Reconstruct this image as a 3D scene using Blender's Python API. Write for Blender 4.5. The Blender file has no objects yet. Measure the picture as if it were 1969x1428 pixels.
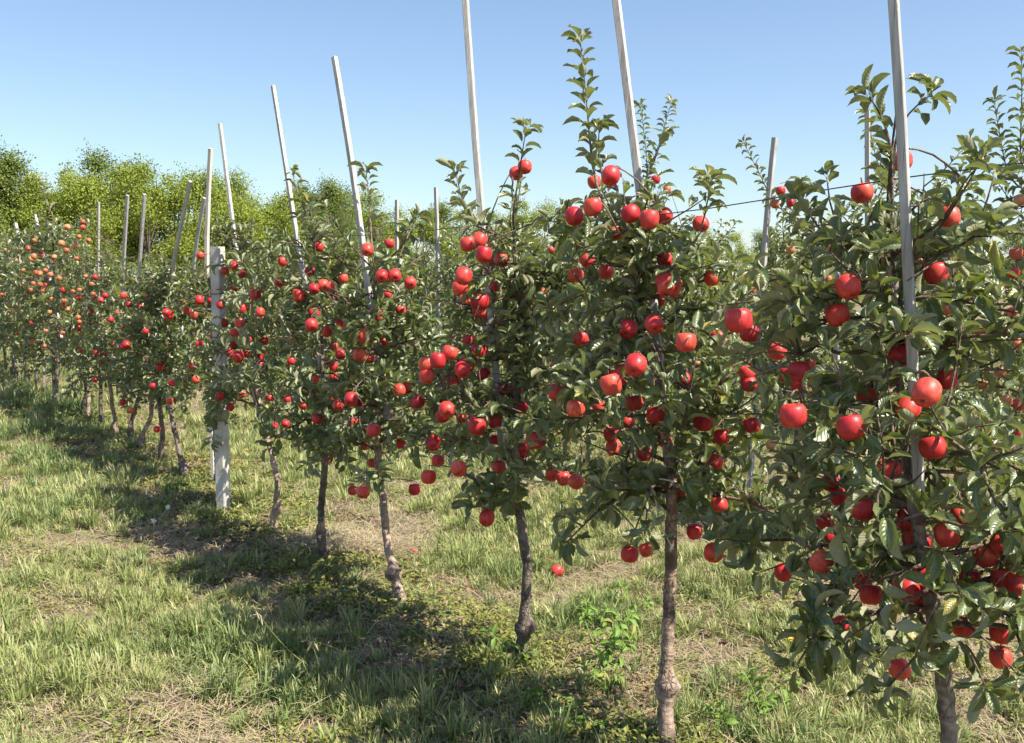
import bpy, math, random
import numpy as np
from mathutils import Matrix, Vector

# ------------------------------------------------------------------ camera, world, sun, exposure
scene = bpy.context.scene
FPX, CX, CY, CAM_H = 1900.0, 984.5, 714.0, 1.6
PITCH = math.atan(159.0 / FPX)
cam_data = bpy.data.cameras.new("camera")
cam_data.sensor_width = 36.0
cam_data.lens = FPX / 1969.0 * 36.0
cam_data.clip_start = 0.05
cam_data.clip_end = 1500.0
camera = bpy.data.objects.new("camera", cam_data)
camera.location = (0, 0, CAM_H)
camera.rotation_euler = (math.radians(90) - PITCH, 0, 0)
scene.collection.objects.link(camera)
scene.camera = camera

SUN_H = np.array([0.86, -0.51])          # horizontal direction towards the sun
SUN_EL = math.radians(53)
world = bpy.data.worlds.new("World")
scene.world = world
world.use_nodes = True
wn = world.node_tree
wn.nodes.clear()
sky = wn.nodes.new("ShaderNodeTexSky")
sky.sky_type = 'NISHITA'
sky.sun_disc = False
sky.sun_elevation = SUN_EL
sky.sun_rotation = math.atan2(SUN_H[0], SUN_H[1])
sky.altitude = 100
sky.air_density = 1.0
sky.dust_density = 0.9
sky.ozone_density = 2.1
bg = wn.nodes.new("ShaderNodeBackground")
bg.inputs[1].default_value = 0.091
wo = wn.nodes.new("ShaderNodeOutputWorld")
wn.links.new(sky.outputs[0], bg.inputs[0])
wn.links.new(bg.outputs[0], wo.inputs[0])

sun_data = bpy.data.lights.new("sun", 'SUN')
sun_data.energy = 5.0
sun_data.angle = math.radians(0.53)
sun_data.color = (1.0, 0.93, 0.80)
sun = bpy.data.objects.new("sun", sun_data)
sdir = Vector((SUN_H[0] * math.cos(SUN_EL), SUN_H[1] * math.cos(SUN_EL), math.sin(SUN_EL)))
sun.rotation_euler = sdir.to_track_quat('Z', 'Y').to_euler()
sun.location = (6, -4, 9)
scene.collection.objects.link(sun)

scene.view_settings.view_transform = 'Standard'
scene.view_settings.look = 'None'
scene.view_settings.exposure = 1.08
scene.view_settings.gamma = 1.0
scene.view_settings.use_curve_mapping = False
scene.cycles.max_bounces = 4
scene.cycles.diffuse_bounces = 2
scene.cycles.glossy_bounces = 2
scene.cycles.transmission_bounces = 3
scene.cycles.transparent_max_bounces = 2
scene.cycles.use_adaptive_sampling = True
scene.cycles.adaptive_threshold = .03

COL = scene.collection
rng = np.random.default_rng(11)
pyr = random.Random(5)

# ------------------------------------------------------------------ helpers
cp, sp = math.cos(PITCH), math.sin(PITCH)


def ray(px, py):
    a = (px - CX) / FPX
    b = -(py - CY) / FPX
    return np.array([a, cp + b * sp, -sp + b * cp])


def on_ground(px, py, z=0.0):
    r = ray(px, py)
    return r * ((z - CAM_H) / r[2]) + np.array([0, 0, CAM_H])


def project(P):
    P = np.asarray(P, float)
    x = P[..., 0]
    y = P[..., 1]
    z = P[..., 2] - CAM_H
    depth = y * cp - z * sp
    up = y * sp + z * cp
    depth_s = np.where(depth > 0.05, depth, 0.05)
    return CX + FPX * x / depth_s, CY - FPX * up / depth_s, depth


ROW_D = np.array([-0.54946, 0.83552])
ROW_N = np.array([0.83552, 0.54946])
ROW_M = np.array([-3.1639, 8.7832])


def row_xy(t, s=0.0):
    return ROW_M + ROW_D * t + ROW_N * s


def on_row(px, py, s=0.0):
    """Point where the line of sight meets the upright plane s metres behind the front row."""
    r = ray(px, py)
    k = (ROW_M @ ROW_N + s) / (r[:2] @ ROW_N)
    return r * k + np.array([0, 0, CAM_H])


_H = np.random.default_rng(3).random((256, 256))


def vnoise(x, y, f):
    x = np.asarray(x, float) * f + 91.3
    y = np.asarray(y, float) * f + 37.7
    xi = np.floor(x).astype(int)
    yi = np.floor(y).astype(int)
    u = x - xi
    v = y - yi
    u = u * u * (3 - 2 * u)
    v = v * v * (3 - 2 * v)
    a = _H[xi & 255, yi & 255]
    b = _H[(xi + 1) & 255, yi & 255]
    c = _H[xi & 255, (yi + 1) & 255]
    d = _H[(xi + 1) & 255, (yi + 1) & 255]
    return (a * (1 - u) + b * u) * (1 - v) + (c * (1 - u) + d * u) * v


def ground_z(x, y):
    x = np.asarray(x, float)
    y = np.asarray(y, float)
    s = (x - ROW_M[0]) * ROW_N[0] + (y - ROW_M[1]) * ROW_N[1]
    near = np.exp(-((x * x + y * y) / 1600.0))
    z = (vnoise(x, y, .35) - .5) * .06 + (vnoise(x, y, 1.7) - .5) * .035 + (vnoise(x, y, 6) - .5) * .02 + (vnoise(x, y, 15) - .5) * .012
    berm = .05 * np.exp(-(((s + .0) / .4) ** 2))
    return z * near + berm * near


def set_attr(me, name, data, kind='FLOAT_VECTOR'):
    a = me.attributes.new(name, kind, 'POINT')
    a.data.foreach_set("vector" if kind == 'FLOAT_VECTOR' else "value", np.ascontiguousarray(data, dtype=np.float32 if kind != 'INT' else np.int32).ravel())


def make_mesh(name, V, quads=None, tris=None, mat=None, attr=None, smooth=True):
    me = bpy.data.meshes.new(name)
    V = np.asarray(V, np.float32)
    nq = 0 if quads is None else len(quads)
    nt = 0 if tris is None else len(tris)
    me.vertices.add(len(V))
    me.vertices.foreach_set("co", V.ravel())
    me.loops.add(nq * 4 + nt * 3)
    me.polygons.add(nq + nt)
    idx = []
    starts = []
    if nq:
        idx.append(np.asarray(quads, np.int32).ravel())
        starts.append(np.arange(nq, dtype=np.int32) * 4)
    if nt:
        idx.append(np.asarray(tris, np.int32).ravel())
        starts.append(nq * 4 + np.arange(nt, dtype=np.int32) * 3)
    if idx:
        me.loops.foreach_set("vertex_index", np.concatenate(idx))
        me.polygons.foreach_set("loop_start", np.concatenate(starts))
        me.polygons.foreach_set("use_smooth", np.full(nq + nt, smooth))
    me.update(calc_edges=True)
    if attr is not None:
        set_attr(me, "ld", attr)
    if mat is not None:
        me.materials.append(mat)
    return me


def link(name, me, parent=None, loc=None):
    o = bpy.data.objects.new(name, me)
    COL.objects.link(o)
    if parent is not None:
        o.parent = parent
    if loc is not None:
        o.location = loc
    return o


def tag(o, label=None, cat=None, group=None, kind=None):
    if label:
        o["label"] = label
    if cat:
        o["category"] = cat
    if group:
        o["group"] = group
    if kind:
        o["kind"] = kind
    return o


class Acc:
    """Collects verts, quads, tris and a vector attribute for one mesh."""
    def __init__(self):
        self.V, self.Q, self.T, self.A, self.n = [], [], [], [], 0

    def add(self, V, Q=None, T=None, A=None):
        V = np.asarray(V, float).reshape(-1, 3)
        if Q is not None and len(Q):
            self.Q.append(np.asarray(Q, int) + self.n)
        if T is not None and len(T):
            self.T.append(np.asarray(T, int) + self.n)
        self.V.append(V)
        self.A.append(np.zeros((len(V), 3)) if A is None else A)
        self.n += len(V)

    def mesh(self, name, mat, smooth=True, origin=None):
        V = np.concatenate(self.V)
        if origin is not None:
            V = V - np.asarray(origin)
        return make_mesh(name, V, np.concatenate(self.Q) if self.Q else None, np.concatenate(self.T) if self.T else None,
                         mat, np.concatenate(self.A), smooth)


def resample(P, n):
    P = np.asarray(P, float)
    d = np.r_[0, np.cumsum(np.linalg.norm(np.diff(P, axis=0), axis=1))]
    t = np.linspace(0, d[-1], n)
    # catmull-like smoothing through linear resample + blur
    Q = np.stack([np.interp(t, d, P[:, k]) for k in range(3)], 1)
    if n > 4:
        for _ in range(2):
            Q[1:-1] = Q[1:-1] * .5 + (Q[:-2] + Q[2:]) * .25
    return Q


def tube(acc, P, R, sides=7, wob=0.0, cap=True):
    P = np.asarray(P, float)
    R = np.broadcast_to(np.asarray(R, float), (len(P),))
    T = np.gradient(P, axis=0)
    T /= np.linalg.norm(T, axis=1)[:, None] + 1e-9
    ref = np.array([0.31, 0.94, 0.1]) if abs(T[0][2]) > .8 else np.array([0.05, 0.02, 1.0])
    a = np.arange(sides) / sides * 2 * math.pi
    rings = []
    u = ref
    for i in range(len(P)):
        u = u - T[i] * (u @ T[i])
        u /= np.linalg.norm(u) + 1e-9
        v = np.cross(T[i], u)
        wb = wob if np.isscalar(wob) else wob[i]
        rr = R[i] * (1 + (wb * rng.standard_normal(sides) if wb else 0))
        rings.append(P[i] + (np.cos(a) * rr)[:, None] * u + (np.sin(a) * rr)[:, None] * v)
    V = np.concatenate(rings)
    m = len(P)
    i = np.arange(m - 1)[:, None] * sides
    j = np.arange(sides)[None, :]
    j2 = (j + 1) % sides
    Q = np.stack([i + j, i + j2, i + sides + j2, i + sides + j], -1).reshape(-1, 4)
    Tt = []
    if cap:
        V = np.concatenate([V, P[-1:], P[:1]])
        e = (m - 1) * sides
        c = m * sides
        Tt = [[e + k, e + (k + 1) % sides, c] for k in range(sides)] + [[(k + 1) % sides, k, c + 1] for k in range(sides)]
    A = np.zeros((len(V), 3))
    A[:, 2] = rng.random()
    acc.add(V, Q, Tt, A)


def box_stick(acc, P, w, h, ax):
    """Squared timber along points P; ax is the direction of its first side."""
    P = np.asarray(P, float)
    V = []
    for i in range(len(P)):
        t = P[min(i + 1, len(P) - 1)] - P[max(i - 1, 0)]
        t /= np.linalg.norm(t)
        a = ax - t * (ax @ t)
        a /= np.linalg.norm(a)
        b = np.cross(t, a)
        ch = .18
        for (x, y) in ((1 - ch, -1), (1, -1 + ch), (1, 1 - ch), (1 - ch, 1), (-1 + ch, 1), (-1, 1 - ch), (-1, -1 + ch), (-1 + ch, -1)):
            V.append(P[i] + a * x * w / 2 + b * y * h / 2)
    m = len(P)
    Q = []
    for i in range(m - 1):
        for k in range(8):
            k2 = (k + 1) % 8
            Q.append([i * 8 + k, i * 8 + k2, (i + 1) * 8 + k2, (i + 1) * 8 + k])
    e = (m - 1) * 8
    V.append(P[-1])
    V.append(P[0])
    T = [[e + k, e + (k + 1) % 8, m * 8] for k in range(8)] + [[(k + 1) % 8, k, m * 8 + 1] for k in range(8)]
    A = np.zeros((len(V), 3))
    A[:m * 8, 1] = np.repeat(np.linspace(0, 1, m), 8)
    acc.add(V, Q, T, A)


# ------------------------------------------------------------------ materials
class NT:
    def __init__(self, name):
        self.m = bpy.data.materials.new(name)
        self.m.use_nodes = True
        self.t = self.m.node_tree
        self.t.nodes.clear()
        self.out = self.t.nodes.new("ShaderNodeOutputMaterial")

    def n(self, kind, **kw):
        nd = self.t.nodes.new(kind)
        for k, v in kw.items():
            if k == 'inp':
                for a, b in v.items():
                    nd.inputs[a].default_value = b
            else:
                setattr(nd, k, v)
        return nd

    def l(self, a, b):
        self.t.links.new(a, b)

    def math(self, op, a, b=None, clamp=False):
        nd = self.n("ShaderNodeMath", operation=op, use_clamp=clamp)
        for i, v in enumerate((a, b)):
            if v is None:
                continue
            if isinstance(v, (int, float)):
                nd.inputs[i].default_value = v
            else:
                self.l(v, nd.inputs[i])
        return nd.outputs[0]

    def ramp(self, fac, stops):
        nd = self.n("ShaderNodeValToRGB")
        el = nd.color_ramp.elements
        while len(el) > 1:
            el.remove(el[-1])
        el[0].position = stops[0][0]
        el[0].color = (*stops[0][1], 1)
        for p, c in stops[1:]:
            e = el.new(p)
            e.color = (*c, 1)
        self.l(fac, nd.inputs[0])
        return nd.outputs[0]

    def mix(self, fac, a, b, mode='MIX'):
        nd = self.n("ShaderNodeMix", data_type='RGBA', blend_type=mode)
        for s, v in ((0, fac), (6, a), (7, b)):
            if isinstance(v, (int, float)):
                nd.inputs[s].default_value = v
            elif isinstance(v, tuple):
                nd.inputs[s].default_value = (*v, 1)
            else:
                self.l(v, nd.inputs[s])
        return nd.outputs[2]

    def noise(self, scale, vec=None, detail=3, rough=.55):
        nd = self.n("ShaderNodeTexNoise")
        nd.inputs['Scale'].default_value = scale
        nd.inputs['Detail'].default_value = detail
        nd.inputs['Roughness'].default_value = rough
        if vec is not None:
            self.l(vec, nd.inputs['Vector'])
        return nd.outputs[0]

    def bump(self, h, strength, dist=.01):
        nd = self.n("ShaderNodeBump")
        nd.inputs['Strength'].default_value = strength
        nd.inputs['Distance'].default_value = dist
        self.l(h, nd.inputs['Height'])
        return nd.outputs[0]


def mapped(nt, src, scale):
    mp = nt.n("ShaderNodeMapping")
    mp.inputs['Scale'].default_value = scale
    nt.l(src, mp.inputs[0])
    return mp.outputs[0]


def leaf_material(name, top, top2, under, trans, rough=.38, tw=.22, spec=.5, vein=True):
    nt = NT(name)
    at = nt.n("ShaderNodeAttribute", attribute_name="ld")
    sx = nt.n("ShaderNodeSeparateXYZ")
    nt.l(at.outputs['Vector'], sx.inputs[0])
    oi = nt.n("ShaderNodeObjectInfo")
    rnd = nt.math('FRACT', nt.math('ADD', sx.outputs[2], oi.outputs['Random']))
    col = nt.mix(rnd, top, top2)
    geo = nt.n("ShaderNodeNewGeometry")
    tc = nt.n("ShaderNodeTexCoord")
    nz = nt.noise(9, geo.outputs['Position'], 2)
    col = nt.mix(nt.math('MULTIPLY', nz, .55), col, tuple(c * 1.7 for c in top2))
    if vein:
        ab = nt.math('ABSOLUTE', sx.outputs[0])
        mid = nt.math('LESS_THAN', ab, .07)
        col = nt.mix(nt.math('MULTIPLY', mid, .6), col, tuple(min(1, c * 2.6) for c in top2))
    und = nt.mix(nt.math('MULTIPLY', rnd, .6), under, tuple(c * .72 for c in under))
    # a few yellowing leaves
    old = nt.math('GREATER_THAN', rnd, .965)
    col = nt.mix(nt.math('MULTIPLY', old, .7), col, (.34, .29, .06))
    if vein:                                        # scab spots and browned margins on part of the leaves
        sp1 = nt.ramp(nt.noise(150, geo.outputs['Position'], 2), [(.66, (0, 0, 0)), (.70, (1, 1, 1))])
        mg = nt.math('MULTIPLY', nt.math('GREATER_THAN', nt.math('ABSOLUTE', sx.outputs[0]), .85), nt.math('GREATER_THAN', nt.noise(45, geo.outputs['Position'], 2), .56))
        hurt = nt.math('MULTIPLY', nt.math('MAXIMUM', sp1, mg), nt.math('LESS_THAN', rnd, .45))
        col = nt.mix(nt.math('MULTIPLY', hurt, .8), col, (.15, .09, .035))
    bc = nt.mix(geo.outputs['Backfacing'], col, und)
    pr = nt.n("ShaderNodeBsdfPrincipled")
    nt.l(bc, pr.inputs['Base Color'])
    rg = nt.math('ADD', nt.math('MULTIPLY', geo.outputs['Backfacing'], .35), rough)
    nt.l(rg, pr.inputs['Roughness'])
    nt.l(nt.math('MULTIPLY', nt.math('SUBTRACT', 1.0, nt.math('MULTIPLY', geo.outputs['Backfacing'], .75)), spec), pr.inputs['Specular IOR Level'])
    if vein:
        # side veins: a chevron ripple across the blade
        w = nt.math('ADD', nt.math('MULTIPLY', sx.outputs[1], 60.0), nt.math('MULTIPLY', nt.math('ABSOLUTE', sx.outputs[0]), -12.0))
        nt.l(nt.bump(nt.math('SINE', w), .25, .002), pr.inputs['Normal'])
    tr = nt.n("ShaderNodeBsdfTranslucent")
    tr.inputs[0].default_value = (*trans, 1)
    mx = nt.n("ShaderNodeMixShader")
    mx.inputs[0].default_value = tw
    nt.l(pr.outputs[0], mx.inputs[1])
    nt.l(tr.outputs[0], mx.inputs[2])
    nt.l(mx.outputs[0], nt.out.inputs[0])
    return nt.m


M_LEAF = leaf_material("apple_leaf", (.041, .063, .020), (.092, .118, .042), (.33, .34, .21), (.30, .37, .06), .38, .21, .8)
M_LEAF2 = leaf_material("apple_leaf_back_row", (.043, .065, .022), (.096, .120, .044), (.33, .335, .21), (.30, .37, .06), .40, .21, .8, vein=False)
M_HEDGE = leaf_material("hedge_leaf", (.125, .168, .028), (.225, .265, .048), (.22, .26, .07), (.36, .44, .06), .6, .28, .15, vein=False)
M_HEDGE2 = leaf_material("hedge_leaf_dark", (.085, .122, .03), (.135, .172, .045), (.17, .20, .08), (.28, .36, .06), .6, .25, .15, vein=False)
M_WEED = leaf_material("weed_leaf", (.10, .19, .035), (.15, .24, .05), (.16, .22, .08), (.28, .42, .06), .5, .28, .3)


def grass_material(name, stops, tw=.25):
    nt = NT(name)
    at = nt.n("ShaderNodeAttribute", attribute_name="ld")
    sx = nt.n("ShaderNodeSeparateXYZ")
    nt.l(at.outputs['Vector'], sx.inputs[0])
    oi = nt.n("ShaderNodeObjectInfo")
    r1 = nt.math('MULTIPLY', sx.outputs[2], .55)
    r2 = nt.math('MULTIPLY', oi.outputs['Random'], .45)
    col = nt.ramp(nt.math('ADD', r1, r2), stops)
    tip = nt.math('POWER', sx.outputs[1], 4.0)
    col = nt.mix(nt.math('MULTIPLY', tip, .45), col, (.42, .36, .18))
    pr = nt.n("ShaderNodeBsdfPrincipled")
    nt.l(col, pr.inputs['Base Color'])
    pr.inputs['Roughness'].default_value = .45
    pr.inputs['Specular IOR Level'].default_value = .35
    tr = nt.n("ShaderNodeBsdfTranslucent")
    nt.l(col, tr.inputs[0])
    mx = nt.n("ShaderNodeMixShader")
    mx.inputs[0].default_value = tw
    nt.l(pr.outputs[0], mx.inputs[1])
    nt.l(tr.outputs[0], mx.inputs[2])
    nt.l(mx.outputs[0], nt.out.inputs[0])
    return nt.m


M_GRASS = grass_material("meadow_grass", [(0, (.15, .205, .055)), (.35, (.23, .285, .09)), (.60, (.315, .355, .13)), (.82, (.42, .41, .20)), (1, (.51, .45, .28))])
M_GRASS_G = grass_material("lush_grass", [(0, (.085, .145, .045)), (.4, (.145, .22, .07)), (.8, (.22, .28, .095)), (1, (.38, .37, .16))])
M_STRAW = grass_material("straw", [(0, (.30, .24, .15)), (.5, (.40, .33, .21)), (1, (.26, .19, .12))], .1)
M_LITTER = grass_material("leaf_litter", [(0, (.07, .045, .03)), (.5, (.16, .10, .06)), (1, (.28, .19, .11))], .05)
M_COVER = grass_material("ground_cover_leaf", [(0, (.11, .15, .03)), (.5, (.20, .22, .05)), (1, (.30, .27, .07))], .2)


def bark_material(name, a, b, c, scale=1.0):
    nt = NT(name)
    geo = nt.n("ShaderNodeNewGeometry")
    v1 = mapped(nt, geo.outputs['Position'], (26 * scale, 26 * scale, 70 * scale))
    v2 = mapped(nt, geo.outputs['Position'], (60 * scale, 60 * scale, 9 * scale))
    n1 = nt.noise(1, v1, 4, .6)
    n2 = nt.noise(1, v2, 3, .6)
    n3 = nt.noise(7 * scale, geo.outputs['Position'], 3)
    f = nt.math('ADD', nt.math('MULTIPLY', n1, .6), nt.math('MULTIPLY', n2, .4))
    col = nt.ramp(f, [(.36, a), (.5, b), (.64, c)])
    vo = nt.n("ShaderNodeTexVoronoi", feature='DISTANCE_TO_EDGE')
    vo.inputs['Scale'].default_value = 1.0
    nt.l(mapped(nt, geo.outputs['Position'], (75 * scale, 75 * scale, 34 * scale)), vo.inputs['Vector'])
    crack = nt.ramp(vo.outputs['Distance'], [(.03, (1, 1, 1)), (.12, (0, 0, 0))])
    crack = nt.math('MULTIPLY', crack, nt.ramp(nt.noise(9 * scale, geo.outputs['Position'], 2), [(.42, (0, 0, 0)), (.58, (1, 1, 1))]))
    col = nt.mix(nt.math('MULTIPLY', crack, .6), col, tuple(x * .4 for x in a))
    lich = nt.ramp(nt.noise(22 * scale, geo.outputs['Position'], 4, .7), [(.60, (0, 0, 0)), (.68, (1, 1, 1))])
    col = nt.mix(nt.math('MULTIPLY', lich, .5), col, (.34, .34, .27))
    f = nt.math('SUBTRACT', f, nt.math('MULTIPLY', crack, .25))
    col = nt.mix(nt.ramp(n3, [(.5, (0, 0, 0)), (.66, (1, 1, 1))]), col, tuple(x * .55 for x in a))
    pr = nt.n("ShaderNodeBsdfPrincipled")
    nt.l(col, pr.inputs['Base Color'])
    pr.inputs['Roughness'].default_value = .8
    nt.l(nt.bump(f, 1.0, .012), pr.inputs['Normal'])
    nt.l(pr.outputs[0], nt.out.inputs[0])
    return nt.m


M_BARK = bark_material("apple_bark", (.19, .128, .094), (.34, .24, .18), (.47, .355, .275))
M_BARK_D = bark_material("dark_apple_bark", (.075, .058, .046), (.155, .12, .094), (.27, .215, .17))
M_BARK_G = bark_material("grey_apple_bark", (.11, .085, .066), (.21, .165, .13), (.33, .27, .22))
M_TWIG = bark_material("apple_twig", (.10, .065, .045), (.17, .115, .085), (.25, .19, .14))
M_BARK_F = bark_material("hedge_bark", (.09, .07, .05), (.15, .12, .09), (.22, .19, .15), .3)


def wood_material(name, a, b, c):
    nt = NT(name)
    tc = nt.n("ShaderNodeTexCoord")
    v = mapped(nt, tc.outputs['Object'], (70, 70, 3.0))
    n1 = nt.noise(1, v, 5, .65)
    n2 = nt.noise(3.5, tc.outputs['Object'], 3)
    v3 = mapped(nt, tc.outputs['Object'], (160, 160, 1.2))
    n3 = nt.noise(1, v3, 2)
    col = nt.ramp(n1, [(.28, a), (.5, b), (.72, c)])
    col = nt.mix(nt.math('MULTIPLY', n2, .5), col, a)
    crack = nt.ramp(n3, [(.30, (1, 1, 1)), (.36, (0, 0, 0))])
    col = nt.mix(nt.math('MULTIPLY', crack, .6), col, tuple(x * .35 for x in a))
    pr = nt.n("ShaderNodeBsdfPrincipled")
    nt.l(col, pr.inputs['Base Color'])
    pr.inputs['Roughness'].default_value = .85
    nt.l(nt.bump(n1, .5, .004), pr.inputs['Normal'])
    nt.l(pr.outputs[0], nt.out.inputs[0])
    return nt.m


M_WOOD = wood_material("weathered_wood", (.25, .235, .22), (.46, .44, .415), (.63, .605, .575))
M_WOOD_PALE = wood_material("pale_new_wood", (.50, .45, .38), (.66, .60, .52), (.78, .73, .66))


def plain(name, col, rough=.6, metal=0.0, var=.0, scale=20, bump=0.0, spec=.5):
    nt = NT(name)
    geo = nt.n("ShaderNodeNewGeometry")
    pr = nt.n("ShaderNodeBsdfPrincipled")
    nz = nt.noise(scale, geo.outputs['Position'], 4)
    c = nt.mix(nz, tuple(x * (1 - var) for x in col), tuple(min(1, x * (1 + var)) for x in col))
    nt.l(c, pr.inputs['Base Color'])
    pr.inputs['Roughness'].default_value = rough
    pr.inputs['Metallic'].default_value = metal
    pr.inputs['Specular IOR Level'].default_value = spec
    if bump:
        nt.l(nt.bump(nz, bump, .01), pr.inputs['Normal'])
    nt.l(pr.outputs[0], nt.out.inputs[0])
    return nt.m


def concrete_material():
    nt = NT("whitewashed_concrete")
    geo = nt.n("ShaderNodeNewGeometry")
    n1 = nt.noise(45, geo.outputs['Position'], 5, .7)
    n2 = nt.noise(6, geo.outputs['Position'], 4)
    col = nt.ramp(n2, [(.3, (.38, .36, .33)), (.55, (.54, .52, .48)), (.75, (.62, .60, .56))])
    pit = nt.ramp(n1, [(.30, (1, 1, 1)), (.38, (0, 0, 0))])
    col = nt.mix(nt.math('MULTIPLY', pit, .55), col, (.26, .24, .2))
    pr = nt.n("ShaderNodeBsdfPrincipled")
    nt.l(col, pr.inputs['Base Color'])
    pr.inputs['Roughness'].default_value = .9
    nt.l(nt.bump(n1, .6, .008), pr.inputs['Normal'])
    nt.l(pr.outputs[0], nt.out.inputs[0])
    return nt.m


M_CONC = concrete_material()
M_WIRE = plain("steel_wire", (.07, .065, .06), .55, .6)
M_TWINE = plain("pale_twine", (.62, .56, .44), .9)
M_YELLOW = plain("dandelion_petal", (.75, .52, .02), .6)
M_PUFF = plain("dandelion_seed_head", (.75, .75, .72), .9)
M_STALK = plain("fruit_stalk", (.12, .075, .03), .7)


def apple_material(name, deep, mid, light, cheek, p_light):
    nt = NT(name)
    tc = nt.n("ShaderNodeTexCoord")
    oi = nt.n("ShaderNodeObjectInfo")
    sx = nt.n("ShaderNodeSeparateXYZ")
    nt.l(tc.outputs['Object'], sx.inputs[0])
    off = nt.n("ShaderNodeVectorMath", operation='ADD')
    cb = nt.n("ShaderNodeCombineXYZ")
    r10 = nt.math('MULTIPLY', oi.outputs['Random'], 37.0)
    nt.l(r10, cb.inputs[0])
    nt.l(r10, cb.inputs[1])
    nt.l(tc.outputs['Object'], off.inputs[0])
    nt.l(cb.outputs[0], off.inputs[1])
    big = nt.noise(1.6, off.outputs[0], 2)
    st = nt.noise(1, mapped(nt, off.outputs[0], (11, 11, 1.6)), 3, .6)
    f = nt.math('ADD', nt.math('MULTIPLY', big, .55), nt.math('MULTIPLY', st, .43))
    f = nt.math('ADD', f, nt.math('MULTIPLY', nt.math('SUBTRACT', oi.outputs['Random'], .5), p_light))
    col = nt.ramp(f, [(.28, deep), (.47, mid), (.66, light), (.84, cheek)])
    # speckled lenticels
    vo = nt.n("ShaderNodeTexVoronoi")
    vo.inputs['Scale'].default_value = 19
    nt.l(off.outputs[0], vo.inputs['Vector'])
    dots = nt.math('LESS_THAN', vo.outputs['Distance'], .13)
    col = nt.mix(nt.math('MULTIPLY', dots, .35), col, (.62, .36, .16))
    # stalk cavity greenish, calyx brown
    rr = nt.math('ADD', nt.math('POWER', sx.outputs[0], 2.0), nt.math('POWER', sx.outputs[1], 2.0))
    cav = nt.math('MULTIPLY', nt.math('LESS_THAN', rr, .028), nt.math('GREATER_THAN', sx.outputs[2], 0.0))
    col = nt.mix(nt.math('MULTIPLY', cav, .75), col, (.34, .22, .05))
    cal = nt.math('MULTIPLY', nt.math('LESS_THAN', rr, .007), nt.math('LESS_THAN', sx.outputs[2], 0.0))
    col = nt.mix(nt.math('MULTIPLY', cal, .9), col, (.07, .045, .025))
    pr = nt.n("ShaderNodeBsdfPrincipled")
    nt.l(col, pr.inputs['Base Color'])
    rn = nt.math('ADD', nt.math('MULTIPLY', big, .25), .34)
    nt.l(rn, pr.inputs['Roughness'])
    pr.inputs['Specular IOR Level'].default_value = .42
    nt.l(pr.outputs[0], nt.out.inputs[0])
    return nt.m


M_APPLE = apple_material("red_apple_skin", (.36, .012, .020), (.50, .028, .030), (.60, .075, .048), (.66, .28, .09), .30)
M_APPLE_O = apple_material("orange_apple_skin", (.38, .06, .03), (.46, .13, .055), (.50, .21, .09), (.54, .32, .14), .4)


def ground_material():
    nt = NT("orchard_soil")
    geo = nt.n("ShaderNodeNewGeometry")
    P = geo.outputs['Position']
    n1 = nt.noise(1.1, P, 5, .6)
    n2 = nt.noise(11, P, 5, .65)
    n3 = nt.noise(60, P, 4, .7)
    soil = nt.ramp(n3, [(.3, (.10, .066, .048)), (.5, (.19, .132, .098)), (.72, (.29, .22, .17))])
    thatch = nt.ramp(n2, [(.3, (.15, .105, .072)), (.55, (.24, .18, .125)), (.75, (.34, .27, .19))])
    green = nt.ramp(n2, [(.3, (.09, .12, .03)), (.7, (.20, .22, .075))])
    a = nt.mix(nt.ramp(n1, [(.36, (0, 0, 0)), (.52, (1, 1, 1))]), soil, thatch)
    col = nt.mix(nt.ramp(n2, [(.42, (0, 0, 0)), (.62, (1, 1, 1))]), a, green)
    # bare strip along the tree rows (herbicide strip every 3.3 m)
    sx = nt.n("ShaderNodeSeparateXYZ")
    nt.l(P, sx.inputs[0])
    s = nt.math('ADD', nt.math('MULTIPLY', sx.outputs[0], float(ROW_N[0])), nt.math('MULTIPLY', sx.outputs[1], float(ROW_N[1])))
    s = nt.math('SUBTRACT', s, float(ROW_M @ ROW_N))
    s = nt.math('ADD', s, nt.math('MULTIPLY', nt.math('SUBTRACT', n1, .5), .7))
    k = nt.math('ABSOLUTE', nt.math('SUBTRACT', nt.math('FRACT', nt.math('ADD', nt.math('DIVIDE', s, 3.3), .5)), .5))
    strip = nt.ramp(k, [(.09, (1, 1, 1)), (.16, (0, 0, 0))])
    dirt = nt.mix(nt.ramp(n2, [(.45, (0, 0, 0)), (.6, (1, 1, 1))]), soil, nt.ramp(n3, [(.35, (.10, .065, .04)), (.6, (.22, .15, .10)), (.75, (.33, .26, .17))]))
    col = nt.mix(nt.math('MULTIPLY', strip, .85), col, dirt)
    pr = nt.n("ShaderNodeBsdfPrincipled")
    nt.l(col, pr.inputs['Base Color'])
    pr.inputs['Roughness'].default_value = .95
    pr.inputs['Specular IOR Level'].default_value = .15
    h = nt.math('ADD', nt.math('MULTIPLY', n3, .5), n2)
    nt.l(nt.bump(h, 1.0, .03), pr.inputs['Normal'])
    nt.l(pr.outputs[0], nt.out.inputs[0])
    return nt.m


M_GROUND = ground_material()


# ------------------------------------------------------------------ ground sheet
def spaced(lo, hi, step, far, growth=1.18):
    c = list(np.arange(lo, hi, step))
    s = step
    x = c[-1]
    while x < far:
        s *= growth
        x += s
        c.append(x)
    s = step
    x = c[0]
    out = []
    while x > -far:
        s *= growth
        x -= s
        out.append(x)
    return np.array(out[::-1] + c)


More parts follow.
